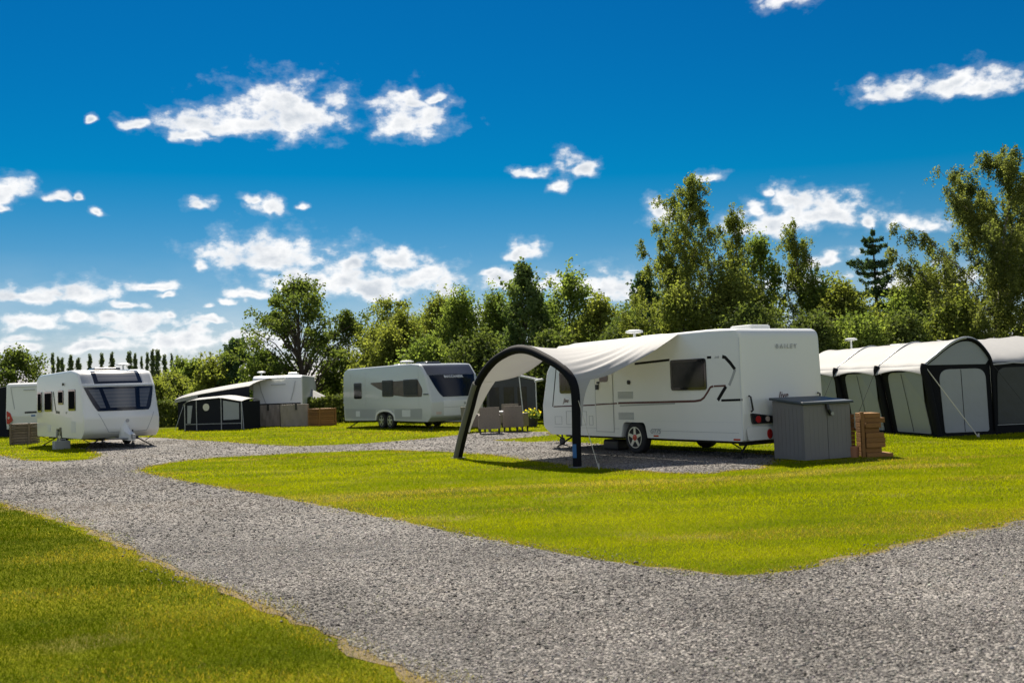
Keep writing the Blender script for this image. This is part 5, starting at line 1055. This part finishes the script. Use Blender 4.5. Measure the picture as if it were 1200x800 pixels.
for px, tp_, Y, hw, lv, lb in [(868, 330, 38.5, 42, 'birch', 'bushy olive shrub directly above the rear roof edge of the large white caravan'), (800, 345, 38, 44, 'birch', 'bushy olive shrub at the foot of the tallest birch'),
    (958, 330, 41, 34, 'mid', 'green shrub between the slim birch and the spruce'), (992, 342, 39, 32, 'yellow', 'yellow-green shrub at the left foot of the spruce'), (1055, 352, 39, 28, 'mid', 'green shrub at the right foot of the spruce'),
    (1090, 322, 40, 28, 'birch', 'pale green tall shrub left of the big weeping birch'), (1120, 360, 36.5, 34, 'birch', 'olive shrub behind the peak of the inflatable awning'), (1010, 385, 36, 36, 'mid', 'leafy shrub behind the far end of the inflatable awning'), (1060, 385, 36, 34, 'dark', 'dark shrub behind the middle of the inflatable awning roof'),
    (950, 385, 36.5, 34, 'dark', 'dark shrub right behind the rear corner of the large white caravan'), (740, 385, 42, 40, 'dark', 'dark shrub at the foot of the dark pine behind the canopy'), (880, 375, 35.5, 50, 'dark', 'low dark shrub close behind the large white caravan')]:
    TR('shrub', lb, px, tp_, Y, hw, kind='shrub', leaves=lv, bot=.04, n_cl=125, n_lf=140, leaf=.10, cl=.40, up=.35, cat='shrub', trunk_r=.07)
b_, H = tpos(1022, 266, 44); conifer('spruce_tree', 'dark spruce with tiered open branches between the birches', b_, H, 3.2, whorls=21, dens=60, seed=9)
BR('big weeping birch filling the right edge behind the inflatable awning', 1150, 170, 38, 88, leaves='birchdark', n_limb=54, n_lf=360, droop=1.0, bot=.2, seed=24, lean=(.5, 0))
BR('weeping birch cut by the right edge of the view', 1216, 196, 40, 60, leaves='birchdark', n_limb=26, n_lf=320, droop=1.0, bot=.15, seed=25)
# left distance
TR('broadleaf_tree', 'bushy dark tree at the left edge behind the far left caravan', 18, 414, 62, 36, kind='round', leaves='oak', bot=.1, n_cl=70, n_lf=120, leaf=.16, cl=.55)
TR('pine_tree', 'dark spiky pine left of the open-crowned oak', 279, 402, 82, 26, kind='pine', leaves='spruce', bot=.2, n_cl=60, n_lf=130, leaf=.22, cl=.6, up=.5)
for px, tp_, Y, hw, lv, lb in [(200, 440, 88, 22, 'yellow', 'yellowish shrub above the clipped hedge by the left white caravan'), (228, 428, 92, 16, 'mid', 'narrow green tree over the peak end of the long navy awning'), (248, 425, 80, 20, 'yellow', 'yellow-green tree above the long navy awning roof'), (262, 432, 84, 26, 'mid', 'rounded green tree left of the spiky pine'), (213, 426, 110, 14, 'mid', 'slender green tree beside the end of the poplar row'), (180, 452, 84, 22, 'yellow', 'low yellowish shrub beside the right flank of the left white caravan')]:
    TR('broadleaf_tree', lb, px, tp_, Y, hw, kind='shrub', leaves=lv, bot=.05, n_cl=55, n_lf=120, leaf=.22, cl=.75)
def hedge(name, label, A, B, h, th, n):
    d = np.array(B) - np.array(A); Lh = np.linalg.norm(d); rz = math.atan2(d[1], d[0]); x = rng.uniform(0, Lh, n); u = rng.random(n); face = rng.random(n)
    y = np.where(face < .4, -th / 2 + rng.normal(0, .06, n), rng.uniform(-th / 2, th / 2, n)); z = np.where(face < .4, u * h, np.where(face < .75, h + rng.normal(0, .06, n), u * h)); z = z * (1 + .05 * np.sin(x * 1.7) + .03 * np.sin(x * 4.1))
    V = quads(np.c_[x, y, np.clip(z, .03, 9)], None, .14, 1.2); o = raw(name, V, np.arange(len(V)).reshape(-1, 4), LM['hedge']); o.location = (A[0], A[1], 0); o.rotation_euler.z = rz; return tag(o, label, 'hedge')
hedge('hedge', 'clipped hedge running behind the pale caravan and navy awning', tuple(at(60, 503)[:2]), tuple(at(470, 493)[:2]), 1.3, 1.0, 30000)
# distant poplars and low field trees on the horizon
pop = [(62, 422), (68, 426), (73, 427), (83, 424), (92, 427), (105, 423), (119, 422), (131.5, 421), (152, 420), (158.5, 422), (166, 425), (172.5, 421), (179, 418), (184.5, 418), (193, 423), (201, 422), (208, 424)]
poplar0 = None
for i, (px, tp_) in enumerate(pop):
    b_, H = tpos(px, tp_, 300 + 6 * (i % 3))
    if poplar0 is None: poplar0 = (tree('poplar_tree', 'x', (0, 0), 14, .85, kind='poplar', leaves='poplar', bot=.08, n_cl=90, n_lf=26, leaf=.5, cl=.5, trunk_r=.25, group='row of poplars on the horizon', seed=5), 14); r = poplar0[0]
    else:
        r = poplar0[0].copy(); COL.objects.link(r)
        for ch in list(poplar0[0].children): c = ch.copy(); COL.objects.link(c); c.parent = r
    s = H / 14; r.location = (b_[0], b_[1], 0); r.scale = (s * rnd.uniform(.6, .85), s * rnd.uniform(.6, .85), s * 1.12); r.rotation_euler.z = rnd.uniform(0, 6); r.scale.x *= rnd.uniform(.8, 1.5); r.scale.y *= rnd.uniform(.8, 1.5)
    r['label'] = 'slender columnar poplar in the row on the horizon above the left white caravan'
V = []; n = 26000; ang = rng.uniform(-.66, .75, n); dist = 210 + 25 * np.sin(ang * 9) + rng.normal(0, 6, n); hh = (3.6 + 1.6 * np.sin(ang * 31) + 1.1 * np.sin(ang * 77 + 1)) * np.sqrt(rng.random(n))
V = quads(np.c_[dist * np.sin(ang), dist * np.cos(ang), np.clip(hh, .2, 9)], None, .9, 1.1); o = raw('treeline', V, np.arange(len(V)).reshape(-1, 4), LM['oak']); tag(o, 'far low line of trees and hedges along the horizon', 'treeline', kind='stuff')
# tub of yellow flowers
FP = at(624, 500); FP[1] += .0; tb = thing('flower_tub', 'round tub of yellow flowers on the grass beside the garden chairs', 'flower tub', tuple(FP), 0)
b = MB(); b.lathe([(.17, 0), (.24, .32), (.25, .34), (.22, .33)], 18, 'z'); obj('pot', b, M['under'], tb, smooth=40)
q = rng.normal(0, 1, (500, 3)); q /= np.linalg.norm(q, axis=1, keepdims=True); q *= rng.random((500, 1)) ** .4 * np.array([.36, .36, .24]); V = quads(q + [0, 0, .46], None, .07); raw('foliage', V, np.arange(len(V)).reshape(-1, 4), LM['mid'], tb)
q = rng.normal(0, 1, (26, 3)); q /= np.linalg.norm(q, axis=1, keepdims=True); q[:, 2] = abs(q[:, 2]); q *= np.array([.38, .38, .26]); V = quads(q + [0, 0, .48], None, .07); raw('flower', V, np.arange(len(V)).reshape(-1, 4), LM['flower'], tb)
